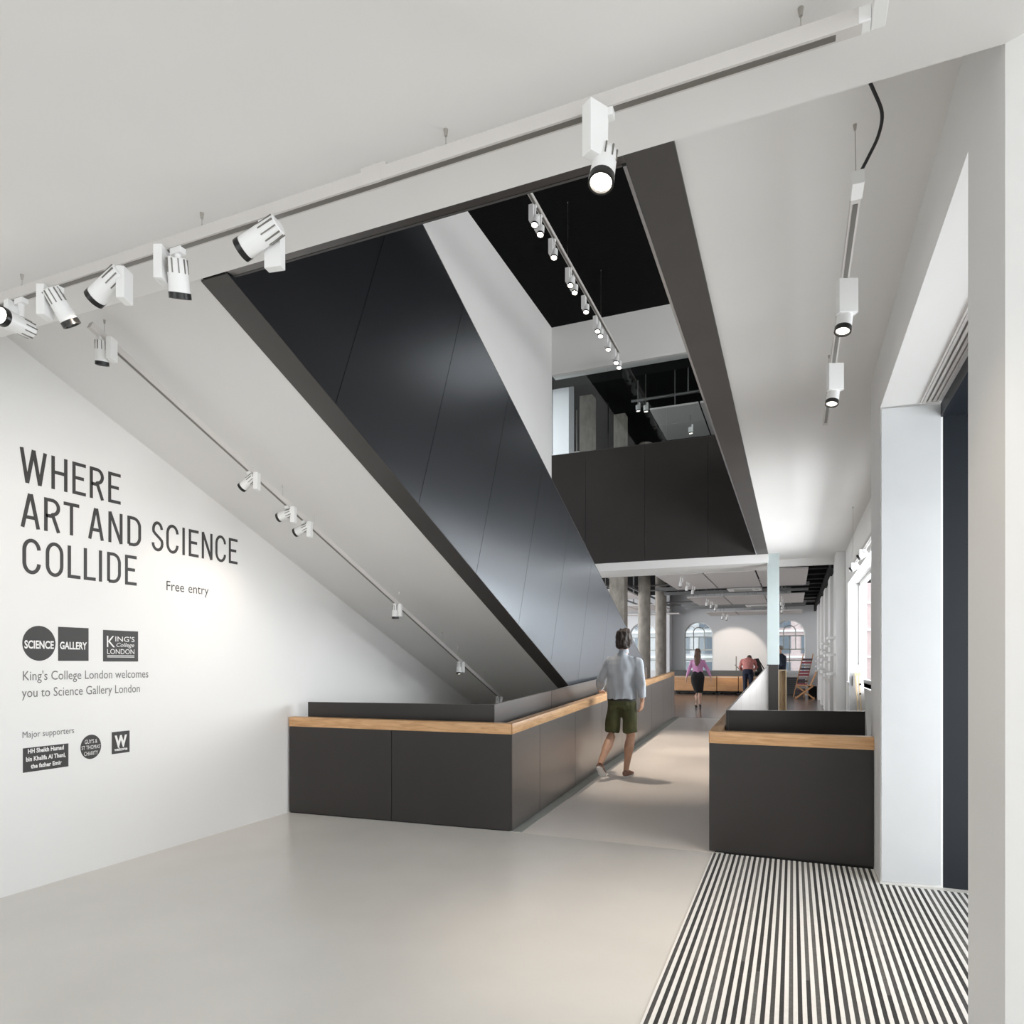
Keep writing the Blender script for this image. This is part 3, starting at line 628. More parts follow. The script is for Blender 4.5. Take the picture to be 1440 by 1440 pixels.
# radiator under the right arched window
t = thing('radiator', 'dark finned radiator under the right arched window', 'radiator', (.0, 27.5, FZ))
obj('casing', box(BM(), -.55, .42, 27.55, 27.86, FZ, .92), mat('radiator_grey', (.10, .10, .105), .5), t)
for j in range(8): obj('louvre', box(BM(), -.5, .38, 27.52, 27.555, FZ+.06+j*.075, FZ+.09+j*.075), mat('radiator_louvre', (.2, .2, .21), .4), t)
obj('sill', box(BM(), -.62, .5, 27.42, 27.88, .93, 1.02), swhite, t)
obj('side_panel', box(BM(), .42, .5, 27.5, 27.86, FZ, .93), swhite, t)
# wooden chair
def at_chair():
    cx, cy, z = .38, 24.9, FZ
    t = thing('folding_chair', 'wooden folding chair with crossed legs near the right arched window', 'chair', (cx, cy, z))
    w = .26
    for sy in (-w, w):
        obj('leg', tube(BM(), [(cx-.30, cy+sy, z+.01), (cx+.24, cy+sy, z+.44)], .022, 6), oakd, t)
        obj('leg', tube(BM(), [(cx+.28, cy+sy*.9, z+.01), (cx-.26, cy+sy*.9, z+.44)], .022, 6), oakd, t)
        obj('back_post', tube(BM(), [(cx+.16, cy+sy, z+.44), (cx+.36, cy+sy, z+.95)], .022, 6), oakd, t)
    obj('seat', box(BM(), cx-.28, cx+.26, cy-w, cy+w, z+.44, z+.475), oakd, t, bevel=.008)
    b = BM(); quadbox(b, [(cx+.18, cy-w, z+.52), (cx+.2, cy-w, z+.52), (cx+.2, cy+w, z+.52), (cx+.18, cy+w, z+.52), (cx+.35, cy-w, z+.94), (cx+.37, cy-w, z+.94), (cx+.37, cy+w, z+.94), (cx+.35, cy+w, z+.94)])
    obj('backrest', b, oakd, t)
    for sx in (-.3, .28): obj('stretcher', tube(BM(), [(cx+sx, cy-w, z+.05), (cx+sx, cy+w, z+.05)], .015, 6), oakd, t)
at_chair()
t = thing('deckchair_rack', 'tall leaning slatted rack with red and grey stripes behind the wooden chair', 'rack', (.3, 26.6, FZ))
for sx in (0, .34): obj('upright', tube(BM(), [(.02+sx, 26.3, FZ), (.36+sx*.95, 27.0, 1.80)], .02, 6), oakd, t)
cols = [mat('strap_red', (.35, .09, .11), .8), mat('strap_grey', (.32, .29, .29), .8), mat('strap_dark', (.09, .06, .07), .8)]
for j in range(11):
    f = .12+j*.072; x = .02+.34*f; y = 26.3+.7*f; z = FZ+(1.8-FZ)*f
    obj('slat', quadbox(BM(), [(x+.01, y-.03, z), (x+.34, y-.03, z), (x+.34, y, z), (x+.01, y, z), (x+.03, y-.01, z+.075), (x+.36, y-.01, z+.075), (x+.36, y+.02, z+.075), (x+.03, y+.02, z+.075)]), cols[(j*2+(0 if j > 5 else 2)) % 3], t)
tag(obj('dark_box', box(BM(), .50, .80, 25.4, 25.9, FZ, .66), blackw, bevel=.01), 'dark storage box behind the wooden folding chair', 'box')
# plywood case beside the post
t = thing('plywood_case', 'upright pale plywood case standing just right of the post foot', 'case', (-.2, 16.4, FZ))
obj('side_board', box(BM(), -.30, -.275, 16.2, 16.8, FZ, 1.30), ply, t); obj('side_board', box(BM(), -.155, -.13, 16.2, 16.8, FZ, 1.30), ply, t)
obj('back_board', box(BM(), -.275, -.155, 16.4, 16.43, FZ, 1.28), ply, t); obj('top_board', box(BM(), -.30, -.13, 16.2, 16.8, 1.30, 1.325), ply, t)
# boards leaning in the side bay
t = thing('leaning_board', 'large pale board with slanted edge leaning below the side window', 'board', (.78, 9.7, 0))
obj('board', prism(BM(), [(.66, 9.62, -.05), (.905, 9.62, -.05), (.815, 9.62, 1.47), (.665, 9.62, 1.455)], (0, .03, 0)), greyw, t)
obj('slot', box(BM(), .70, .706, 9.612, 9.62, 1.2, 1.32), blackp, t)
t = thing('timber_frame', 'slim timber frame leaning against the pale board in the side bay', 'frame', (.76, 9.5, 0))
for dx in (0, .035): obj('upright', quadbox(BM(), [(.81+dx, 9.5, -.05), (.825+dx, 9.5, -.05), (.825+dx, 9.53, -.05), (.81+dx, 9.53, -.05), (.722+dx, 9.56, 1.36), (.738+dx, 9.56, 1.36), (.738+dx, 9.59, 1.36), (.722+dx, 9.59, 1.36)]), ply, t)
obj('cross_bar', box(BM(), .722, .79, 9.55, 9.59, 1.33, 1.37), ply, t)
for z in (1.22, 1.10): obj('fixing', cyl(BM(), (.785, 9.54, z), (.785, 9.58, z), .012, seg=8), blackp, t)
make_track('white lighting track in the side bay, beyond the white pier', (.75, 6.6, 2.80), (.75, 10.6, 2.80), [((.75, 7, 2.82), (.75, 7, ZC)), ((.75, 10.2, 2.82), (.75, 10.2, ZC))], thin=True)
for Y, lab in ((8.6, 'nearer spotlight on the side bay track'), (9.7, 'farther spotlight on the side bay track')):
    make_spot((.75, Y, 2.777), (-.8, .1, -.5), lab, (-.04, 0, 0), 'spotlights on the side bay track', lit=False, r=.035, L=.10, fins=False, head_off=.05, box_down=.08, td=Vector((0, 1, 0)))
# ------------------------------------------------------------------ upper gallery seen over the bridge
for u0, u1, Y, m_, lab in ((777, 800, 15.6, greyw, 'wide white column standing above the bridge, at its left end'), (815, 833, 16.6, conc_col, 'concrete column above the bridge, right of the white one'), (863, 879, 18.2, conc_col, 'slimmer concrete column above the middle of the bridge')):
    x0, x1 = at(u0, Y), at(u1, Y); b = box(BM(), x0, x1, Y, Y+(x1-x0), 4.8, 8.3)
    tag(obj('upper_column', b, m_), lab, 'column', 'columns of the upper gallery')
tag(obj('upper_column', cyl(BM(), (at(908, 21), 21, 4.8), (at(908, 21), 21, 8.3), .2, seg=24), conc_col, smooth=True), 'dim round column far back in the dark upper gallery', 'column', 'columns of the upper gallery')
t = thing('ceiling_raft', 'white acoustic panels hanging in the upper gallery at its right', 'ceiling panel', (-1.5, 16.5, 7.2), 'acoustic rafts upstairs')
for a, c in ((-2.98, -1.92), (-1.88, -.8), (-.76, .3), (.34, 1.4)):
    for y0, y1 in ((15.25, 16.3), (16.33, 17.5)): obj('raft_panel', box(BM(), a, c, y0, y1, 7.18, 7.22), raftm, t)
    obj('hanger', cyl(BM(), (a+.5, 15.6, 7.22), (a+.5, 15.6, 8.3), .012, seg=6), galv, t)
t = thing('ceiling_raft', 'white acoustic panels behind the concrete columns upstairs, at the left', 'ceiling panel', (-6.5, 18, 7.2), 'acoustic rafts upstairs')
for a in (-8.6, -7.5, -6.4): obj('raft_panel', box(BM(), a, a+1.06, 17.6, 20.2, 7.18, 7.22), raftm, t)
t = thing('ceiling_pipe', 'pale horizontal pipe with drop rods in the upper gallery ceiling', 'pipe', (-2, 15.6, 7.6))
obj('pipe', cyl(BM(), (-3.5, 15.7, 7.62), (1.0, 15.7, 7.62), .035, seg=12), galv, t)
for x in (-2.2, -1.5, -.6): obj('drop_rod', cyl(BM(), (x, 15.7, 7.62), (x, 15.7, 8.3), .018, seg=8), galv, t)
struct('trim_3', box(BM(), -12, 1.3, 14.4, 15.2, 7.98, 8.3), blackw)
for k, (u, Y, z) in enumerate(((897, 16.2, 7.75), (908, 15.5, 7.45), (971, 15.9, 6.95), (811, 17.5, 6.9))):
    make_spot((at(u, Y), Y, z), (.1, 0, -1), ['faint spotlight at the end of the pale pipe upstairs', 'dark-bodied spotlight left of the upper raft', 'small spotlight hanging under the upper raft', 'small spotlight between the white and concrete columns upstairs'][k], (.04, 0, 0), 'spotlights in the upper gallery', lit=True, r=.055, L=.13, head_off=.1, box_down=.15, fins=False, parts=False, dim=True)
    sp_ = [o for o in bpy.data.objects if o.name.startswith('track_spotlight')][-1]
    obj('stem', cyl(BM(), (at(u, Y), Y, z-.1), (at(u, Y), Y, 8.3 if k != 2 else 7.18), .01, seg=6), nickel, sp_)
# ------------------------------------------------------------------ lettering on the left wall
def wy(u):
    k = (u-720)/FPX; d = XW/(k*math.cos(YAW)-math.sin(YAW)); return d*(math.cos(YAW)+k*math.sin(YAW))
def wz(u, v):
    k = (u-720)/FPX; d = XW/(k*math.cos(YAW)-math.sin(YAW)); return H+(HOR-v)/FPX*d
LY = [0]
def stroke(bm, pts, hw, x0, w, z0, h, closed=False):
    """a mitred ribbon through pts (unit box), thickness 2*hw metres, on the wall"""
    P = [Vector((x0+p[0]*w, z0+p[1]*h)) for p in pts]; n = len(P); L, R = [], []
    for i in range(n):
        if closed: a, c = P[i-1], P[(i+1) % n]; d1, d2 = (P[i]-a).normalized(), (c-P[i]).normalized()
        else:
            d1 = (P[i]-P[i-1]).normalized() if i else (P[1]-P[0]).normalized(); d2 = (P[i+1]-P[i]).normalized() if i < n-1 else d1
        m1 = Vector((-d1.y, d1.x)); m2 = Vector((-d2.y, d2.x)); mm = (m1+m2)
        mm = mm.normalized() if mm.length > .3 else m1
        k = hw/max(.45, mm.dot(m1)); L.append(P[i]+mm*k); R.append(P[i]-mm*k)
    rg = range(n if closed else n-1); LY[0] = (LY[0]+1) % 4; top = XW+.0012+.0003*LY[0]
    for i in rg:
        j = (i+1) % n; q = [L[i], L[j], R[j], R[i]]
        v0 = [bm.verts.new((XW+.0006, a.x, a.y)) for a in q]; v1 = [bm.verts.new((top, a.x, a.y)) for a in q]
        bm.faces.new(v1); bm.faces.new(v0[::-1])
        for e in range(4): bm.faces.new((v0[e], v0[(e+1) % 4], v1[(e+1) % 4], v1[e]))
def arc(cx, cy, rx, ry, a0, a1, n=12): return [(cx+rx*math.cos(math.radians(a0+(a1-a0)*i/n)), cy+ry*math.sin(math.radians(a0+(a1-a0)*i/n))) for i in range(n+1)]
def glyph(bm, ch, y0, y1, z0, h, hw):
    w = y1-y0; sx = hw/w; sz = hw/h; a, b_, t_, lo = sx, 1-sx, 1-sz, sz
    S_ = lambda pts, closed=False: stroke(bm, pts, hw, y0, w, z0, h, closed)
    if ch == 'W': S_([(a, 1), (.27, 0.0)]); S_([(.27, 0), (.5, 1)]); S_([(.5, 1), (.73, 0)]); S_([(.73, 0), (b_, 1)])
    elif ch == 'H': S_([(a, 0), (a, 1)]); S_([(b_, 0), (b_, 1)]); S_([(a, .52), (b_, .52)])
    elif ch == 'E': S_([(1, t_), (a, t_), (a, lo), (1, lo)]); S_([(a, .52), (.85, .52)])
    elif ch == 'R': S_([(a, 0), (a, t_), (.45, t_)]+arc(.5, .735, .5-sx, .265-sz, 85, -85)+[(.45, .47), (a, .47)]); S_([(.55, .47), (1-sx*.9, 0)])
    elif ch == 'A': S_([(a, 0), (.47, 1)]); S_([(.53, 1), (b_, 0)]); S_([(.2, .31), (.8, .31)])
    elif ch == 'T': S_([(0, t_), (1, t_)]); S_([(.5, 0), (.5, t_)])
    elif ch == 'N': S_([(a, 0), (a, 1)]); S_([(b_, 0), (b_, 1)]); S_([(a, 1), (b_, 0)])
    elif ch == 'D': S_([(a, lo), (a, t_), (.4, t_)]+arc(.42, .68, .58-sx, .32-sz, 88, 0, 8)+arc(.42, .32, .58-sx, .32-sz, 0, -88, 8)+[(.4, lo), (a, lo)])
    elif ch == 'O': S_(arc(.5, .5+.18, .5-sx, .34-sz, 0, 180, 12)+arc(.5, .5-.18, .5-sx, .34-sz, 180, 360, 12), True)
    elif ch == 'C': S_(arc(.5, .68, .5-sx, .34-sz, 5, 180, 12)+arc(.5, .32, .5-sx, .34-sz, 180, 355, 12))
    elif ch == 'S': S_(arc(.5, .73, .46-sx, .29-sz, 5, 200, 14)+[(.3, .58), (.68, .44)]+arc(.5, .26, .5-sx, .29-sz, 25, -180, 14))
    elif ch == 'L': S_([(a, 1), (a, lo), (1, lo)])
    elif ch == 'I': S_([(.5, 0), (.5, 1)])
hd = thing('wall_lettering', 'large thin dark heading reading WHERE ART AND SCIENCE COLLIDE on the left wall', 'lettering', (XW, 3.5, 2.5))
Z1, Z2, Z3, HH = 2.678, 2.384, 2.085, .226
def line_px(chars, spans, org, sc, z0):
    for ch, (p0, p1) in zip(chars, spans):
        u0, u1 = org+p0/sc, org+p1/sc; b = BM(); glyph(b, ch, wy(u0), wy(u1), z0, HH, .0118); obj('letter', b, vinyl, hd)
s1 = 6.545
line_px('WHERE', [(180, 432), (472, 620), (665, 790), (825, 955), (995, 1110)], 0, s1, Z1)
line_px('ART', [(188, 368), (405, 553), (585, 728)], 0, s1, Z2)
line_px('AND', [(810, 955), (997, 1127), (1172, 1297)], 0, s1, Z2)
line_px('SCIENCE', [(118, 268), (303, 460), (508, 537), (588, 712), (752, 888), (925, 1060), (1095, 1205)], 200, 9.0, Z2)
line_px('COLLIDE', [(205, 375), (420, 583), (622, 740), (770, 880), (911, 937), (985, 1112), (1150, 1257)], 0, s1, Z3)
def text(body, y0, y1, z0, z1, m_, parent=None, off=.0012, shear=0, bold=0, nm='lettering_line', fitbox=False):
    cu = bpy.data.curves.new('txt', 'FONT'); cu.body = body; cu.size = 1; cu.shear = shear; cu.offset = bold; cu.resolution_u = 3
    cu.align_x = 'LEFT'
    o = bpy.data.objects.new('txt', cu); C.objects.link(o); bpy.context.view_layer.update()
    me = bpy.data.meshes.new_from_object(o.evaluated_get(bpy.context.evaluated_depsgraph_get())); bpy.data.objects.remove(o, do_unlink=True)
    xs = [v.co.x for v in me.vertices]; ys_ = [v.co.y for v in me.vertices]; a0, a1 = min(xs), max(xs)
    cap = .729 if not fitbox else max(ys_)-min(ys_); base = 0 if not fitbox else min(ys_)
    b = BM(); b.from_mesh(me)
    for v in b.verts: v.co = Vector((XW+off, y0+(v.co.x-a0)/(a1-a0)*(y1-y0), z0+(v.co.y-base)/cap*(z1-z0)))
    return obj(nm, b, m_, parent)
def textpx(body, u0, u1, vb, vt, m_, parent=None, ub=None, **k):
    ub = u0 if ub is None else ub
    return text(body, wy(u0), wy(u1), wz(ub, vb), wz(ub, vt), m_, parent, **k)
fe = thing('wall_text', 'small dark wall text reading Free entry under SCIENCE', 'lettering', (XW, wy(262), 2.08))
textpx('Free', 234, 258.9, 830, 815.7, vinyl, fe, nm='word'); textpx('entry', 264.8, 293.2, wz_v(264.8), 0, vinyl, fe, nm='word') if False else text('entry', wy(264.8), wy(293.2), wz(234, 830), wz(234, 815.7), vinyl, fe, nm='word')
wl = thing('wall_text', 'thin grey two-line text welcoming you to Science Gallery London', 'lettering', (XW, 3.6, 1.4))
textpx("King's College London welcomes", 32, 208.4, 956.8, 943, vinylg, wl); textpx('you to Science Gallery London', 30.6, 196.5, 980.8, 967, vinylg, wl)
tag(textpx('Major supporters', 31.5, 104, 1038, 1028.5, vinylg, nm='wall_text'), 'small grey wall text reading Major supporters', 'lettering')
def plate(name, label, u0, u1, zb_, zt_, round_=False, group='logos on the left wall'):
    y0, y1 = wy(u0), wy(u1); b = BM()
    if round_:
        cy, cz = (y0+y1)/2, (zb_+zt_)/2; P = [(XW+.0004, cy+(y1-y0)/2*math.cos(2*PI*i/40), cz+(zt_-zb_)/2*math.sin(2*PI*i/40)) for i in range(40)]
    else: P = [(XW+.0004, y0, zb_), (XW+.0004, y1, zb_), (XW+.0004, y1, zt_), (XW+.0004, y0, zt_)]
    t = thing(name, label, 'logo', (XW, (y0+y1)/2, zb_), group)
    prism(b, P, (.0012, 0, 0)); obj('plate', b, vinyl, t); return t
zt_, zb_ = 1.742, 1.508
t = plate('logo_disc', 'dark round logo disc with the word SCIENCE', 31.2, 77.9, zb_, zt_, True); textpx('SCIENCE', 34, 75.3, 911.5, 900, vinylw, t, off=.0022, bold=.028)
t = plate('logo_square', 'dark square logo with the word GALLERY beside the round one', 81.6, 124.4, zb_, zt_); textpx('GALLERY', 84, 122, 912.5, 902, vinylw, t, off=.0022, bold=.028)
t = plate('logo_square', "dark square logo reading KING'S College LONDON", 144.8, 194, 1.504, 1.735)
textpx('K', 150, 161.5, 910, 893, vinylw, t, off=.0022); textpx("ING'S", 162, 189, 902, 894.5, vinylw, t, off=.0022); textpx('College', 163.5, 188.5, 909.5, 903.5, vinylw, t, off=.0022, shear=.3)
textpx('LONDON', 150.5, 188.7, 919.5, 912, vinylw, t, off=.0022)
for v0 in (921.6, 923.6): obj('rule', box(BM(), XW+.0016, XW+.0022, wy(150.5), wy(188.7), wz(170, v0+.9), wz(170, v0)), vinylw, t)
t = plate('logo_plate', 'dark rectangular supporter plate reading HH Sheikh Hamad bin Khalifa Al Thani, the father Emir', 32, 96, .775, .935)
t['label'] = 'dark rectangular supporter plate with three lines naming the father Emir'
for s_, ua, ub_, vb in (('HH Sheikh Hamad', 39, 89.5, 1058.6), ('bin Khalifa Al Thani,', 36.3, 92, 1067.6), ('the father Emir', 43, 86.5, 1078.3)):
    text(s_, wy(ua), wy(ub_), {1058.6: .898, 1067.6: .846, 1078.3: .797}[vb], {1058.6: .928, 1067.6: .876, 1078.3: .826}[vb], vinylw, t, off=.0022, bold=.03)
t = plate('logo_disc', "dark round supporter logo reading GUY'S & ST THOMAS' CHARITY", 113, 142, .805, .979, True)
for s_, ua, ub_, z0, z1 in (("GUY'S &", 119, 136.5, .917, .947), ("ST THOMAS'", 114.5, 140.8, .876, .905), ('CHARITY', 118, 137.5, .832, .862)): text(s_, wy(ua), wy(ub_), z0, z1, vinylw, t, off=.0022)
t = plate('logo_square', 'small dark square supporter logo with a large white W', 157, 182, .818, .981)
text('W', wy(161), wy(178.3), .868, .953, vinylw, t, off=.0022, bold=.05); text('wellcome', wy(160.5), wy(178.8), .838, .862, vinylw, t, off=.0022, bold=.03)
# ------------------------------------------------------------------ buildings outside the arched windows
for k, (x0, x1, y, h, col, lab) in enumerate(((-9.5, -2.6, 37, 11, (.55, .56, .58), 'pale building with rows of windows outside the arched windows'), (-2.2, 4.5, 38, 9, (.62, .50, .50), 'pinkish building front outside the right arched window'))):
    t = thing('building', lab, 'building', ((x0+x1)/2, y, -.2), 'buildings outside')
    m_ = mat('facade_%d' % k, col, .8, var=.06)
    obj('wall', box(BM(), x0, x1, y, y+3, -.2, h), m_, t)
    for i in range(int((x1-x0)/1.15)):
        for j in range(4):
            f = obj('window', box(BM(), x0+.3+i*1.15, x0+.95+i*1.15, y-.06, y+.01, .6+j*1.35, 1.5+j*1.35), mat('facade_glass', (.16, .19, .23), .15), t)
    for j in range(3): obj('string_course', box(BM(), x0, x1, y-.1, y, 1.72+j*1.35, 1.82+j*1.35), swhite, t)
struct('ground_outside', box(BM(), -40, 40, 28.3, 60, -.5, -.2), mat('pavement', (.4, .4, .39), .8))
# ------------------------------------------------------------------ people
from mathutils import noise
skin = mat('skin', (.60, .35, .24), .5, var=.06, scale=20); skin2 = mat('skin_fair', (.72, .46, .36), .5, var=.05, scale=20)
def V(*a): return Vector(a)
def limb(bm, pts, rad, seg=12, end=True):
    pts = [Vector(p) for p in pts]; R = []
    # refine with a Catmull-Rom pass so bends are smooth
    for i, p in enumerate(pts):
        d = pts[min(i+1, len(pts)-1)]-pts[max(i-1, 0)]; s, u, _ = frame_of(d); r = rad[i]
        rx, ry = r if isinstance(r, tuple) else (r, r); R.append((p, s, u, rx, ry))
    rings(bm, R, seg)
    for p, r in (((pts[0], rad[0]), (pts[-1], rad[-1])) if end else ((pts[0], rad[0]),)):
        r = min(r) if isinstance(r, tuple) else r
        bmesh.ops.create_icosphere(bm, subdivisions=2, radius=r*.98, matrix=Matrix.Translation(p))
def ball(bm, c, rx, ry, rz_, rot=None, sub=3):
    M = Matrix.Translation(Vector(c)) @ (rot.to_matrix().to_4x4() if rot else Matrix.Identity(4)) @ Matrix.Diagonal((rx, ry, rz_, 1))
    bmesh.ops.create_icosphere(bm, subdivisions=sub, radius=1, matrix=M)
def torso(bm, L, seg=20):                    # L: (centre, rx, ry) stacked along the spine; centre may lean
    R = []
    cs = [Vector(l[0]) for l in L]
    for i, l in enumerate(L):
        d = (cs[min(i+1, len(cs)-1)]-cs[max(i-1, 0)]).normalized(); sx = Vector((1, 0, 0)); uy = d.cross(sx).normalized(); sx = uy.cross(d).normalized()
        R.append((cs[i], sx, uy, l[1], l[2]))
    rings(bm, R, seg)
def remeshed(name, bm, m, parent, voxel, smooth_n=6, wr=0, wsc=8, seed=0):
    me = bpy.data.meshes.new('tmp'); bm.to_mesh(me); bm.free(); o = bpy.data.objects.new('tmp', me); C.objects.link(o)
    md = o.modifiers.new('r', 'REMESH'); md.mode = 'VOXEL'; md.voxel_size = voxel
    sm = o.modifiers.new('s', 'SMOOTH'); sm.factor = .5; sm.iterations = smooth_n
    bpy.context.view_layer.update()
    me2 = bpy.data.meshes.new_from_object(o.evaluated_get(bpy.context.evaluated_depsgraph_get())); bpy.data.objects.remove(o, do_unlink=True)
    if wr:
        nn = [v.normal.copy() for v in me2.vertices]
        for v, n_ in zip(me2.vertices, nn):
            q = v.co*wsc; v.co += n_*wr*noise.noise(Vector((q.x*1.6+seed, q.y*1.6, q.z*.55+q.x*.5)))
    for p in me2.polygons: p.use_smooth = True
    me2.name = name; me2.materials.clear(); me2.materials.append(m)
    r = bpy.data.objects.new(name, me2); C.objects.link(r); r.parent = parent; return r
def hand(bm, wrist, direc, palm_n, thumb_side, L=.185, curl=.5, rad=.0085):
    """palm and five fingers; direc = along the hand, palm_n = way the palm faces, thumb_side = towards the thumb"""
    d = Vector(direc).normalized(); n = Vector(palm_n); n = (n-d*n.dot(d)).normalized(); s = d.cross(n); s = s if s.dot(Vector(thumb_side)) > 0 else -s
    w = Vector(wrist); pl = L*.5
    rings(bm, [(w, s, n, .027, .020), (w+d*pl*.4, s, n, .038, .017), (w+d*pl*.85, s, n, .042, .014), (w+d*pl, s, n, .040, .011)], 12)
    for k, (off, ln) in enumerate(((.031, .42), (.011, .47), (-.010, .44), (-.030, .34))):
        p = w+d*pl*.92+s*off; a = 0; P = [p]; seg = L*ln/3; q = p
        for j in range(3):
            a += curl*(.6 if j == 0 else 1); dirn = (d*math.cos(a)+n*math.sin(a)).normalized(); q = q+dirn*seg*(1.1 if j == 0 else .95); P.append(q)
        limb(bm, P, [rad*1.06, rad, rad*.95, rad*.85], 8)
    p = w+d*pl*.28+s*.026; P = [p, p+(d*.6+s*.8)*.03+n*.008, p+(d*.85+s*.5)*.055+n*.02, p+(d*1.0+s*.25)*.078+n*.032]
    limb(bm, P, [rad*1.5, rad*1.25, rad*1.1, rad*.95], 8)
def head_on(bm, c, fwd, k=1.0):
    f = Vector(fwd).normalized(); s = f.cross(U_).normalized(); u = s.cross(f)
    rot = Matrix((s, f, u)).transposed().to_quaternion()
    ball(bm, c, .075*k, .094*k, .108*k, rot); ball(bm, Vector(c)+f*.028*k-u*.058*k, .052*k, .060*k, .052*k, rot)
    n0 = Vector(c)+f*.094*k-u*.018*k; limb(bm, [n0+u*.032*k-f*.008*k, n0-u*.006*k+f*.014*k], [.009*k, .014*k], 8)
    for sg in (-1, 1): ball(bm, Vector(c)+s*sg*.076*k-u*.012*k-f*.002*k, .012*k, .022*k, .032*k, rot, 2)
    ball(bm, Vector(c)+f*.086*k-u*.060*k, .024*k, .010*k, .011*k, rot, 2)
    return s, f, u, rot
def face_parts(t, c, fwd, k=1.0):
    f = Vector(fwd).normalized(); s = f.cross(U_).normalized(); u = s.cross(f)
    for sg in (-1, 1):
        b = BM(); ball(b, Vector(c)+f*.083*k+s*sg*.030*k+u*.008*k, .012*k, .012*k, .012*k, None, 2); e = obj('eye', b, mat('eye_white', (.75, .73, .70), .2), t, smooth=True)
        b = BM(); ball(b, Vector(c)+f*.092*k+s*sg*.030*k+u*.008*k, .006*k, .006*k, .006*k, None, 1); obj('iris', b, blackp, e, smooth=True)
        obj('eyebrow', tube(BM(), [Vector(c)+f*.090*k+s*sg*.014*k+u*.030*k, Vector(c)+f*.086*k+s*sg*.044*k+u*.032*k], .004*k, 6), mat('brow', (.05, .03, .02), .7), t)
    obj('mouth', tube(BM(), [Vector(c)+f*.094*k-s*.022*k-u*.060*k, Vector(c)+f*.099*k-u*.059*k, Vector(c)+f*.094*k+s*.022*k-u*.060*k], .0045*k, 6), mat('lips', (.40, .15, .12), .5), t)
def shoe(t, heel, toe, up, m, sole, nm='shoe', r=.042):
    h, q = Vector(heel), Vector(toe); d = (q-h).normalized(); up = Vector(up); up = (up-d*up.dot(d)).normalized(); s = d.cross(up); L = (q-h).length
    b = BM(); rings(b, [(h+up*.045, s, up, r*.55, .030), (h+d*L*.08+up*.050, s, up, r*.85, .040), (h+d*L*.3+up*.055, s, up, r*.88, .046), (h+d*L*.55+up*.042, s, up, r*1.05, .034), (h+d*L*.8+up*.034, s, up, r*1.1, .024), (h+d*L*1.0+up*.028, s, up, r*.6, .014)], 14)
    o = obj(nm, b, m, t, smooth=True)
    b = BM(); rings(b, [(h+d*-.004+up*.010, s, up, r*.6, .012), (h+d*L*.08+up*.011, s, up, r*.98, .013), (h+d*L*.4+up*.010, s, up, r*.95, .011), (h+d*L*.7+up*.010, s, up, r*1.18, .010), (h+d*L*1.02+up*.013, s, up, r*.7, .009)], 14)
    obj('sole', b, sole, o, smooth=True)
    for i in range(3): obj('lace', tube(BM(), [h+d*L*(.42+.08*i)-s*.02+up*(.085-.012*i), h+d*L*(.42+.08*i)+up*(.092-.012*i), h+d*L*(.42+.08*i)+s*.02+up*(.085-.012*i)], .003, 5), sole, o)
    return o
# ---- the man in shorts, back to us, left hand on the oak rail
hx, hy = -1.918, 8.29; hz = fz(hy)
man = thing('person', 'person with dark bobbed hair, pale shirt and olive shorts walking away beside the oak handrail', 'person', (0, 0, 0))
hL, hR = V(-.133, 0, .93), V(.033, 0, .93); kR, aR = V(.052, .045, .50), V(.005, -.005, .10); kL, aL = V(-.185, .0, .50), V(-.235, -.34, .20)
sL, sR = V(-.205, .0, 1.43), V(.137, .0, 1.43); eL, wL = V(-.325, .05, 1.215), V(-.395, .235, 1.065); eR, wR = V(.205, -.03, 1.17), V(.205, .0, .955)
hc = V(-.02, .02, 1.725); hf = V(.45, 1, .12)
b = BM()
torso(b, [((-.05, 0, .90), .155, .105), ((-.05, 0, 1.0), .145, .10), ((-.045, 0, 1.12), .14, .095), ((-.04, .0, 1.30), .165, .11), ((-.035, 0, 1.41), .145, .095), ((-.035, 0, 1.47), .075, .06), ((-.033, .0, 1.53), .055, .055)])
limb(b, [V(-.033, 0, 1.49), V(-.025, .01, 1.60), V(-.02, .02, 1.68)], [.060, .052, .055])
for S0, E0, W0 in ((sL, eL, wL), (sR, eR, wR)): limb(b, [S0, S0.lerp(E0, .5), E0, E0.lerp(W0, .35), W0], [.046, .043, .038, .040, .026])
limb(b, [hR, hR.lerp(kR, .5), kR, kR.lerp(aR, .3)+V(0, -.02, 0), kR.lerp(aR, .65), aR, aR+V(0, .0, -.04)], [.080, .074, .054, .062, .044, .034, .036])
limb(b, [hL, hL.lerp(kL, .5), kL, kL.lerp(aL, .3)+V(0, -.01, -.02), kL.lerp(aL, .65), aL, aL+V(0, .04, -.05)], [.080, .074, .054, .062, .044, .034, .036])
head_on(b, hc, hf)
hand(b, wL, V(-.10, .93, -.12), V(.0, 0, -1), V(1, 0, 0), curl=.22); hand(b, wR, V(-.12, .10, -1), V(-.9, .35, 0), V(0, 1, 0), curl=.42)
remeshed('body', b, skin, man, .0062, 3); face_parts(man, hc, hf)
b = BM()
torso(b, [((-.05, 0, .972), .186, .142), ((-.05, 0, 1.02), .182, .135), ((-.047, 0, 1.12), .178, .128), ((-.04, -.005, 1.28), .190, .132), ((-.036, 0, 1.40), .200, .122), ((-.035, 0, 1.46), .178, .105), ((-.035, 0, 1.505), .118, .082), ((-.033, .0, 1.535), .064, .064), ((-.03, .005, 1.56), .062, .062)], 28)
for S0, E0, W0 in ((sL, eL, wL), (sR, eR, wR)):
    e_ = W0.lerp(E0, .17); limb(b, [S0, S0.lerp(E0, .5), E0, E0.lerp(W0, .5), e_], [.068, .067, .062, .055, .050], 16, end=False)
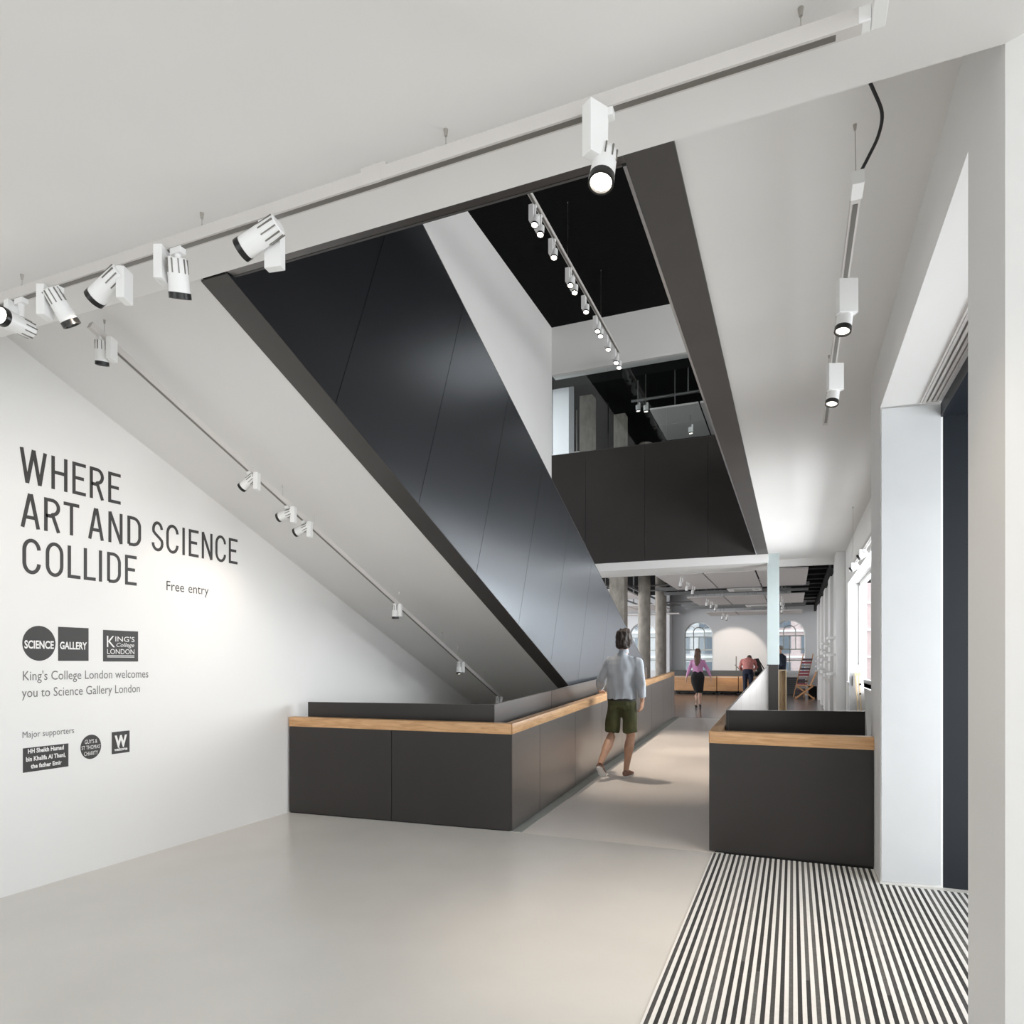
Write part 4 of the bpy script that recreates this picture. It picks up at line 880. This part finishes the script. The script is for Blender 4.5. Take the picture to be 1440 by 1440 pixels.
remeshed('shirt', b, mat('pale_linen_shirt', (.44, .47, .51), .8, var=.08, scale=5, bump=.15, bscale=90), man, .009, 2, wr=.024, wsc=8)
obj('shirt_collar', rings(BM(), [(V(-.03, .005, 1.54), V(1, 0, 0), V(0, 1, 0), .066, .066), (V(-.027, .01, 1.585), V(1, 0, 0), V(0, 1, 0), .058, .060)], 20, cap=False), MATS['pale_linen_shirt'], man, smooth=True)
b = BM()
torso(b, [((-.05, 0, 1.03), .162, .120), ((-.05, 0, .97), .176, .130), ((-.05, 0, .90), .182, .132), ((-.05, 0, .86), .17, .12)], 24)
limb(b, [hR+V(-.0, 0, 0), hR.lerp(kR, .45), hR.lerp(kR, .88)], [.092, .090, .089], 18, end=False); limb(b, [hL+V(.0, 0, 0), hL.lerp(kL, .45), hL.lerp(kL, .88)], [.092, .090, .089], 18, end=False)
olive = mat('olive_cotton', (.085, .088, .038), .85, var=.2, scale=9, bump=.2, bscale=60)
sh = remeshed('shorts', b, olive, man, .010, 3, wr=.014, wsc=9, seed=3)
obj('belt', rings(BM(), [(V(-.05, 0, .948), V(1, 0, 0), V(0, 1, 0), .184, .138), (V(-.05, 0, .976), V(1, 0, 0), V(0, 1, 0), .180, .136)], 28, cap=False), mat('dark_belt', (.02, .017, .015), .5), man, smooth=True)
for q in (V(.03, -.122, .87), V(-.13, -.122, .87)): obj('pocket_flap', obox(BM(), q, V(1, 0, 0), U_, V(0, 1, 0), .038, .022, .006), olive, sh)
s_, f_, u_ = hf.normalized().cross(U_).normalized(), hf.normalized(), U_
b = BM(); rt = Matrix((s_, f_, u_)).transposed().to_quaternion()
ball(b, hc-f_*.012+u_*.02, .094, .106, .108, rt); ball(b, hc-f_*.035-u_*.05, .104, .082, .088, rt)
for sg in (-1, 1): ball(b, hc+s_*sg*.068-u_*.04-f_*.01, .030, .058, .08, rt)
hairm = mat('dark_brown_hair', (.042, .030, .024), .55, var=.4, scale=26, stretch=(3, 3, .6), bump=.6, bscale=50)
remeshed('hair', b, hairm, man, .0085, 2, wr=.022, wsc=22)
shoe(man, V(.0, -.07, 0), V(.03, .21, 0), U_, mat('shoe_tan', (.30, .17, .13), .7), swhite)
shoe(man, V(-.245, -.385, .155), V(-.215, -.25, -.0+.02), V(-.1, .75, .55), MATS['shoe_tan'], swhite)
man.location = (hx, hy, hz)
# ---- woman in pink
wx_, wy_ = -2.378, 18.78
wo = thing('person', 'person with long brown hair, pink blouse and black pencil skirt walking away', 'person', (0, 0, 0))
b = BM(); hcw = V(.0, .0, 1.50)
torso(b, [((0, 0, .84), .15, .105), ((0, 0, .95), .13, .09), ((0, 0, 1.05), .115, .08), ((0, 0, 1.2), .14, .09), ((0, 0, 1.28), .135, .085), ((0, 0, 1.33), .07, .055), ((0, 0, 1.36), .045, .045)])
limb(b, [V(0, 0, 1.33), V(0, 0, 1.44)], [.045, .045])
arms = ((V(-.145, 0, 1.265), V(-.235, -.02, 1.03), V(-.285, -.07, .82)), (V(.145, 0, 1.265), V(.26, .03, 1.04), V(.335, .09, .84)))
for S0, E0, W0 in arms: limb(b, [S0, S0.lerp(E0, .5), E0, W0], [.045, .04, .034, .022])
legs = ((V(-.08, 0, .86), V(-.03, .03, .46), V(-.035, -.10, .10)), (V(.08, 0, .86), V(.05, .09, .46), V(.035, .20, .10)))
for a_, k_, n_ in legs: limb(b, [a_, a_.lerp(k_, .5), k_, k_.lerp(n_, .35)+V(0, -.012, 0), n_], [.085, .07, .048, .050, .028])
head_on(b, hcw, V(0, 1, 0), .95)
hand(b, arms[0][2], V(-.15, -.1, -1), V(1, 0, 0), V(0, 1, 0), L=.165, curl=.3); hand(b, arms[1][2], V(.15, .1, -1), V(-1, 0, 0), V(0, 1, 0), L=.165, curl=.3)
remeshed('body', b, skin2, wo, .0075, 3); face_parts(wo, hcw, V(0, 1, 0), .95)
b = BM(); torso(b, [((0, 0, .96), .135, .10), ((0, 0, 1.05), .132, .098), ((0, 0, 1.2), .160, .11), ((0, 0, 1.28), .152, .10), ((0, 0, 1.335), .085, .068), ((0, 0, 1.36), .05, .05)], 24)
for S0, E0, W0 in arms: limb(b, [S0, S0.lerp(E0, .5), E0, E0.lerp(W0, .45), E0.lerp(W0, .8)], [.050, .050, .046, .044, .030], 14)
remeshed('blouse', b, mat('pink_silk', (.66, .30, .55), .45, var=.15, scale=6), wo, .010, 3, wr=.016, wsc=9)
b = BM(); torso(b, [((.0, 0, 1.0), .122, .092), ((0, 0, .93), .155, .115), ((0, 0, .84), .185, .125), ((.0, .01, .68), .168, .115), ((.02, .03, .48), .122, .10), ((.02, .03, .42), .115, .095)], 24)
remeshed('skirt', b, mat('black_wool', (.010, .009, .010), .75), wo, .012, 3, wr=.006)
b = BM(); ball(b, hcw+V(0, -.01, .018), .085, .098, .10); limb(b, [hcw+V(0, -.05, .0), hcw+V(0, -.08, -.12), hcw+V(.0, -.10, -.26), hcw+V(0, -.105, -.36)], [(.085, .05), (.088, .045), (.075, .035), (.04, .02)], 14)
remeshed('hair', b, mat('brown_hair', (.14, .085, .06), .5, var=.3, scale=20, stretch=(3, 3, .5)), wo, .009, 2, wr=.012, wsc=20)
for ax, ay in ((-.035, -.10), (.035, .20)):
    hl = V(ax, ay-.04, .02)
    b = BM(); rings(b, [(V(ax, ay-.05, .075), V(1, 0, 0), U_, .024, .02), (V(ax, ay, .07), V(1, 0, 0), U_, .030, .024), (V(ax, ay+.07, .035), V(1, 0, 0), U_, .036, .02), (V(ax, ay+.15, .016), V(1, 0, 0), U_, .018, .010)], 12)
    o = obj('shoe', b, blackp, wo, smooth=True); obj('heel', cyl(BM(), V(ax, ay-.05, .0), V(ax, ay-.045, .07), .006, .014, seg=8), blackp, o)
wo.location = (wx_, wy_, FZ)
# ---- man bending over the counter
mb = thing('person', 'person in coral shirt and navy trousers bending over the far counter', 'person', (0, 0, 0))
b = BM(); hcb = V(.02, .50, 1.38)
torso(b, [((0, -.02, .86), .17, .12), ((0, .0, .96), .165, .115), ((0, .06, 1.08), .16, .11), ((0, .16, 1.22), .18, .115), ((0, .27, 1.32), .175, .10), ((0, .34, 1.36), .08, .06)])
limb(b, [V(0, .31, 1.34), V(.01, .42, 1.36)], [.058, .055]); head_on(b, hcb, V(.05, .8, -.6))
arm = ((V(-.20, .24, 1.29), V(-.30, .22, 1.06), V(-.22, .42, .93)), (V(.20, .24, 1.29), V(.29, .25, 1.06), V(.20, .44, .93)))
for S0, E0, W0 in arm: limb(b, [S0, S0.lerp(E0, .5), E0, W0], [.055, .047, .040, .027])
for sg in (-1, 1): limb(b, [V(sg*.09, 0, .88), V(sg*.10, .02, .48), V(sg*.10, -.01, .09)], [.095, .058, .038])
hand(b, arm[0][2], V(.1, .9, -.2), V(0, 0, -1), V(1, 0, 0), curl=.3); hand(b, arm[1][2], V(-.1, .9, -.2), V(0, 0, -1), V(-1, 0, 0), curl=.3)
remeshed('body', b, skin2, mb, .0085, 3); face_parts(mb, hcb, V(.05, .8, -.6))
b = BM(); torso(b, [((0, -.01, .93), .18, .13), ((0, .01, .98), .18, .13), ((0, .06, 1.08), .178, .128), ((0, .16, 1.22), .198, .13), ((0, .27, 1.32), .195, .115), ((0, .345, 1.375), .075, .065)], 24)
for S0, E0, W0 in arm: limb(b, [S0, S0.lerp(E0, .5), E0, E0.lerp(W0, .5)], [.075, .067, .060, .055], 14)
remeshed('shirt', b, mat('coral_shirt', (.62, .25, .23), .8, var=.1, scale=6), mb, .011, 3, wr=.014, wsc=9)
b = BM(); torso(b, [((0, -.02, .98), .165, .125), ((0, -.03, .90), .185, .14), ((0, -.02, .82), .175, .13)], 24)
for sg in (-1, 1): limb(b, [V(sg*.09, 0, .86), V(sg*.10, .02, .48), V(sg*.10, -.01, .07)], [.108, .078, .066], 16)
remeshed('trousers', b, mat('navy_cotton', (.020, .026, .050), .8), mb, .011, 3, wr=.008, wsc=9)
b = BM(); rt = Matrix.Rotation(math.radians(-30), 3, 'X').to_quaternion(); ball(b, hcb+V(0, -.02, .03), .086, .10, .10, rt); remeshed('hair', b, hairm, mb, .010, 2, wr=.01, wsc=20)
for sg in (-1, 1): shoe(mb, V(sg*.10, -.08, 0), V(sg*.12, .18, 0), U_, blackp, swhite)
mb.location = (-1.52, 26.15, FZ)
# ---- person half hidden behind the pale post
pj = thing('person', 'person in dark navy jacket half hidden behind the pale post, facing left', 'person', (0, 0, 0))
b = BM(); hcj = V(-.03, .0, 1.70); ff = V(-1, .3, 0)
torso(b, [((0, 0, .92), .15, .12), ((0, 0, 1.08), .15, .11), ((0, 0, 1.3), .17, .12), ((0, 0, 1.44), .165, .11), ((0, 0, 1.50), .08, .07), ((0, 0, 1.54), .055, .055)])
limb(b, [V(0, 0, 1.5), V(-.02, 0, 1.62)], [.055, .052]); head_on(b, hcj, ff)
aj = ((V(0, .20, 1.43), V(.05, .25, 1.15), V(-.14, .24, 1.0)), (V(0, -.20, 1.43), V(.07, -.25, 1.15), V(-.12, -.22, 1.0)))
for S0, E0, W0 in aj: limb(b, [S0, S0.lerp(E0, .5), E0, W0], [.055, .047, .040, .027])
for sg in (-1, 1): limb(b, [V(0, sg*.09, .92), V(.0, sg*.10, .50), V(.02, sg*.10, .09)], [.09, .058, .038])
for i_ in (0, 1): hand(b, aj[i_][2], V(-1, 0, -.3), V(0, -1 if i_ == 0 else 1, 0), U_, curl=.4)
remeshed('body', b, skin2, pj, .009, 3); face_parts(pj, hcj, ff)
b = BM(); torso(b, [((0, 0, .90), .175, .16), ((0, 0, 1.08), .175, .15), ((0, 0, 1.3), .19, .16), ((0, 0, 1.45), .185, .14), ((0, 0, 1.54), .07, .07)], 24)
for S0, E0, W0 in aj: limb(b, [S0, S0.lerp(E0, .5), E0, E0.lerp(W0, .85)], [.078, .07, .062, .052], 14)
navyj = mat('navy_jacket', (.022, .030, .052), .8); remeshed('jacket', b, navyj, pj, .012, 3, wr=.012, wsc=8)
b = BM(); torso(b, [((0, 0, .98), .15, .14), ((0, 0, .86), .16, .15)], 20)
for sg in (-1, 1): limb(b, [V(0, sg*.09, .88), V(.0, sg*.10, .50), V(.02, sg*.10, .07)], [.10, .078, .066], 14)
remeshed('trousers', b, mat('black_trousers', (.015, .015, .017), .8), pj, .012, 3)
b = BM(); ball(b, hcj+V(.02, 0, .03), .098, .085, .095); remeshed('hair', b, mat('grey_hair', (.25, .22, .19), .6), pj, .010, 2)
for sg in (-1, 1): shoe(pj, V(.09, sg*.10, 0), V(-.18, sg*.12, 0), U_, blackp, blackw)
pj.location = (at(1097.5, 25.2), 25.2, FZ)
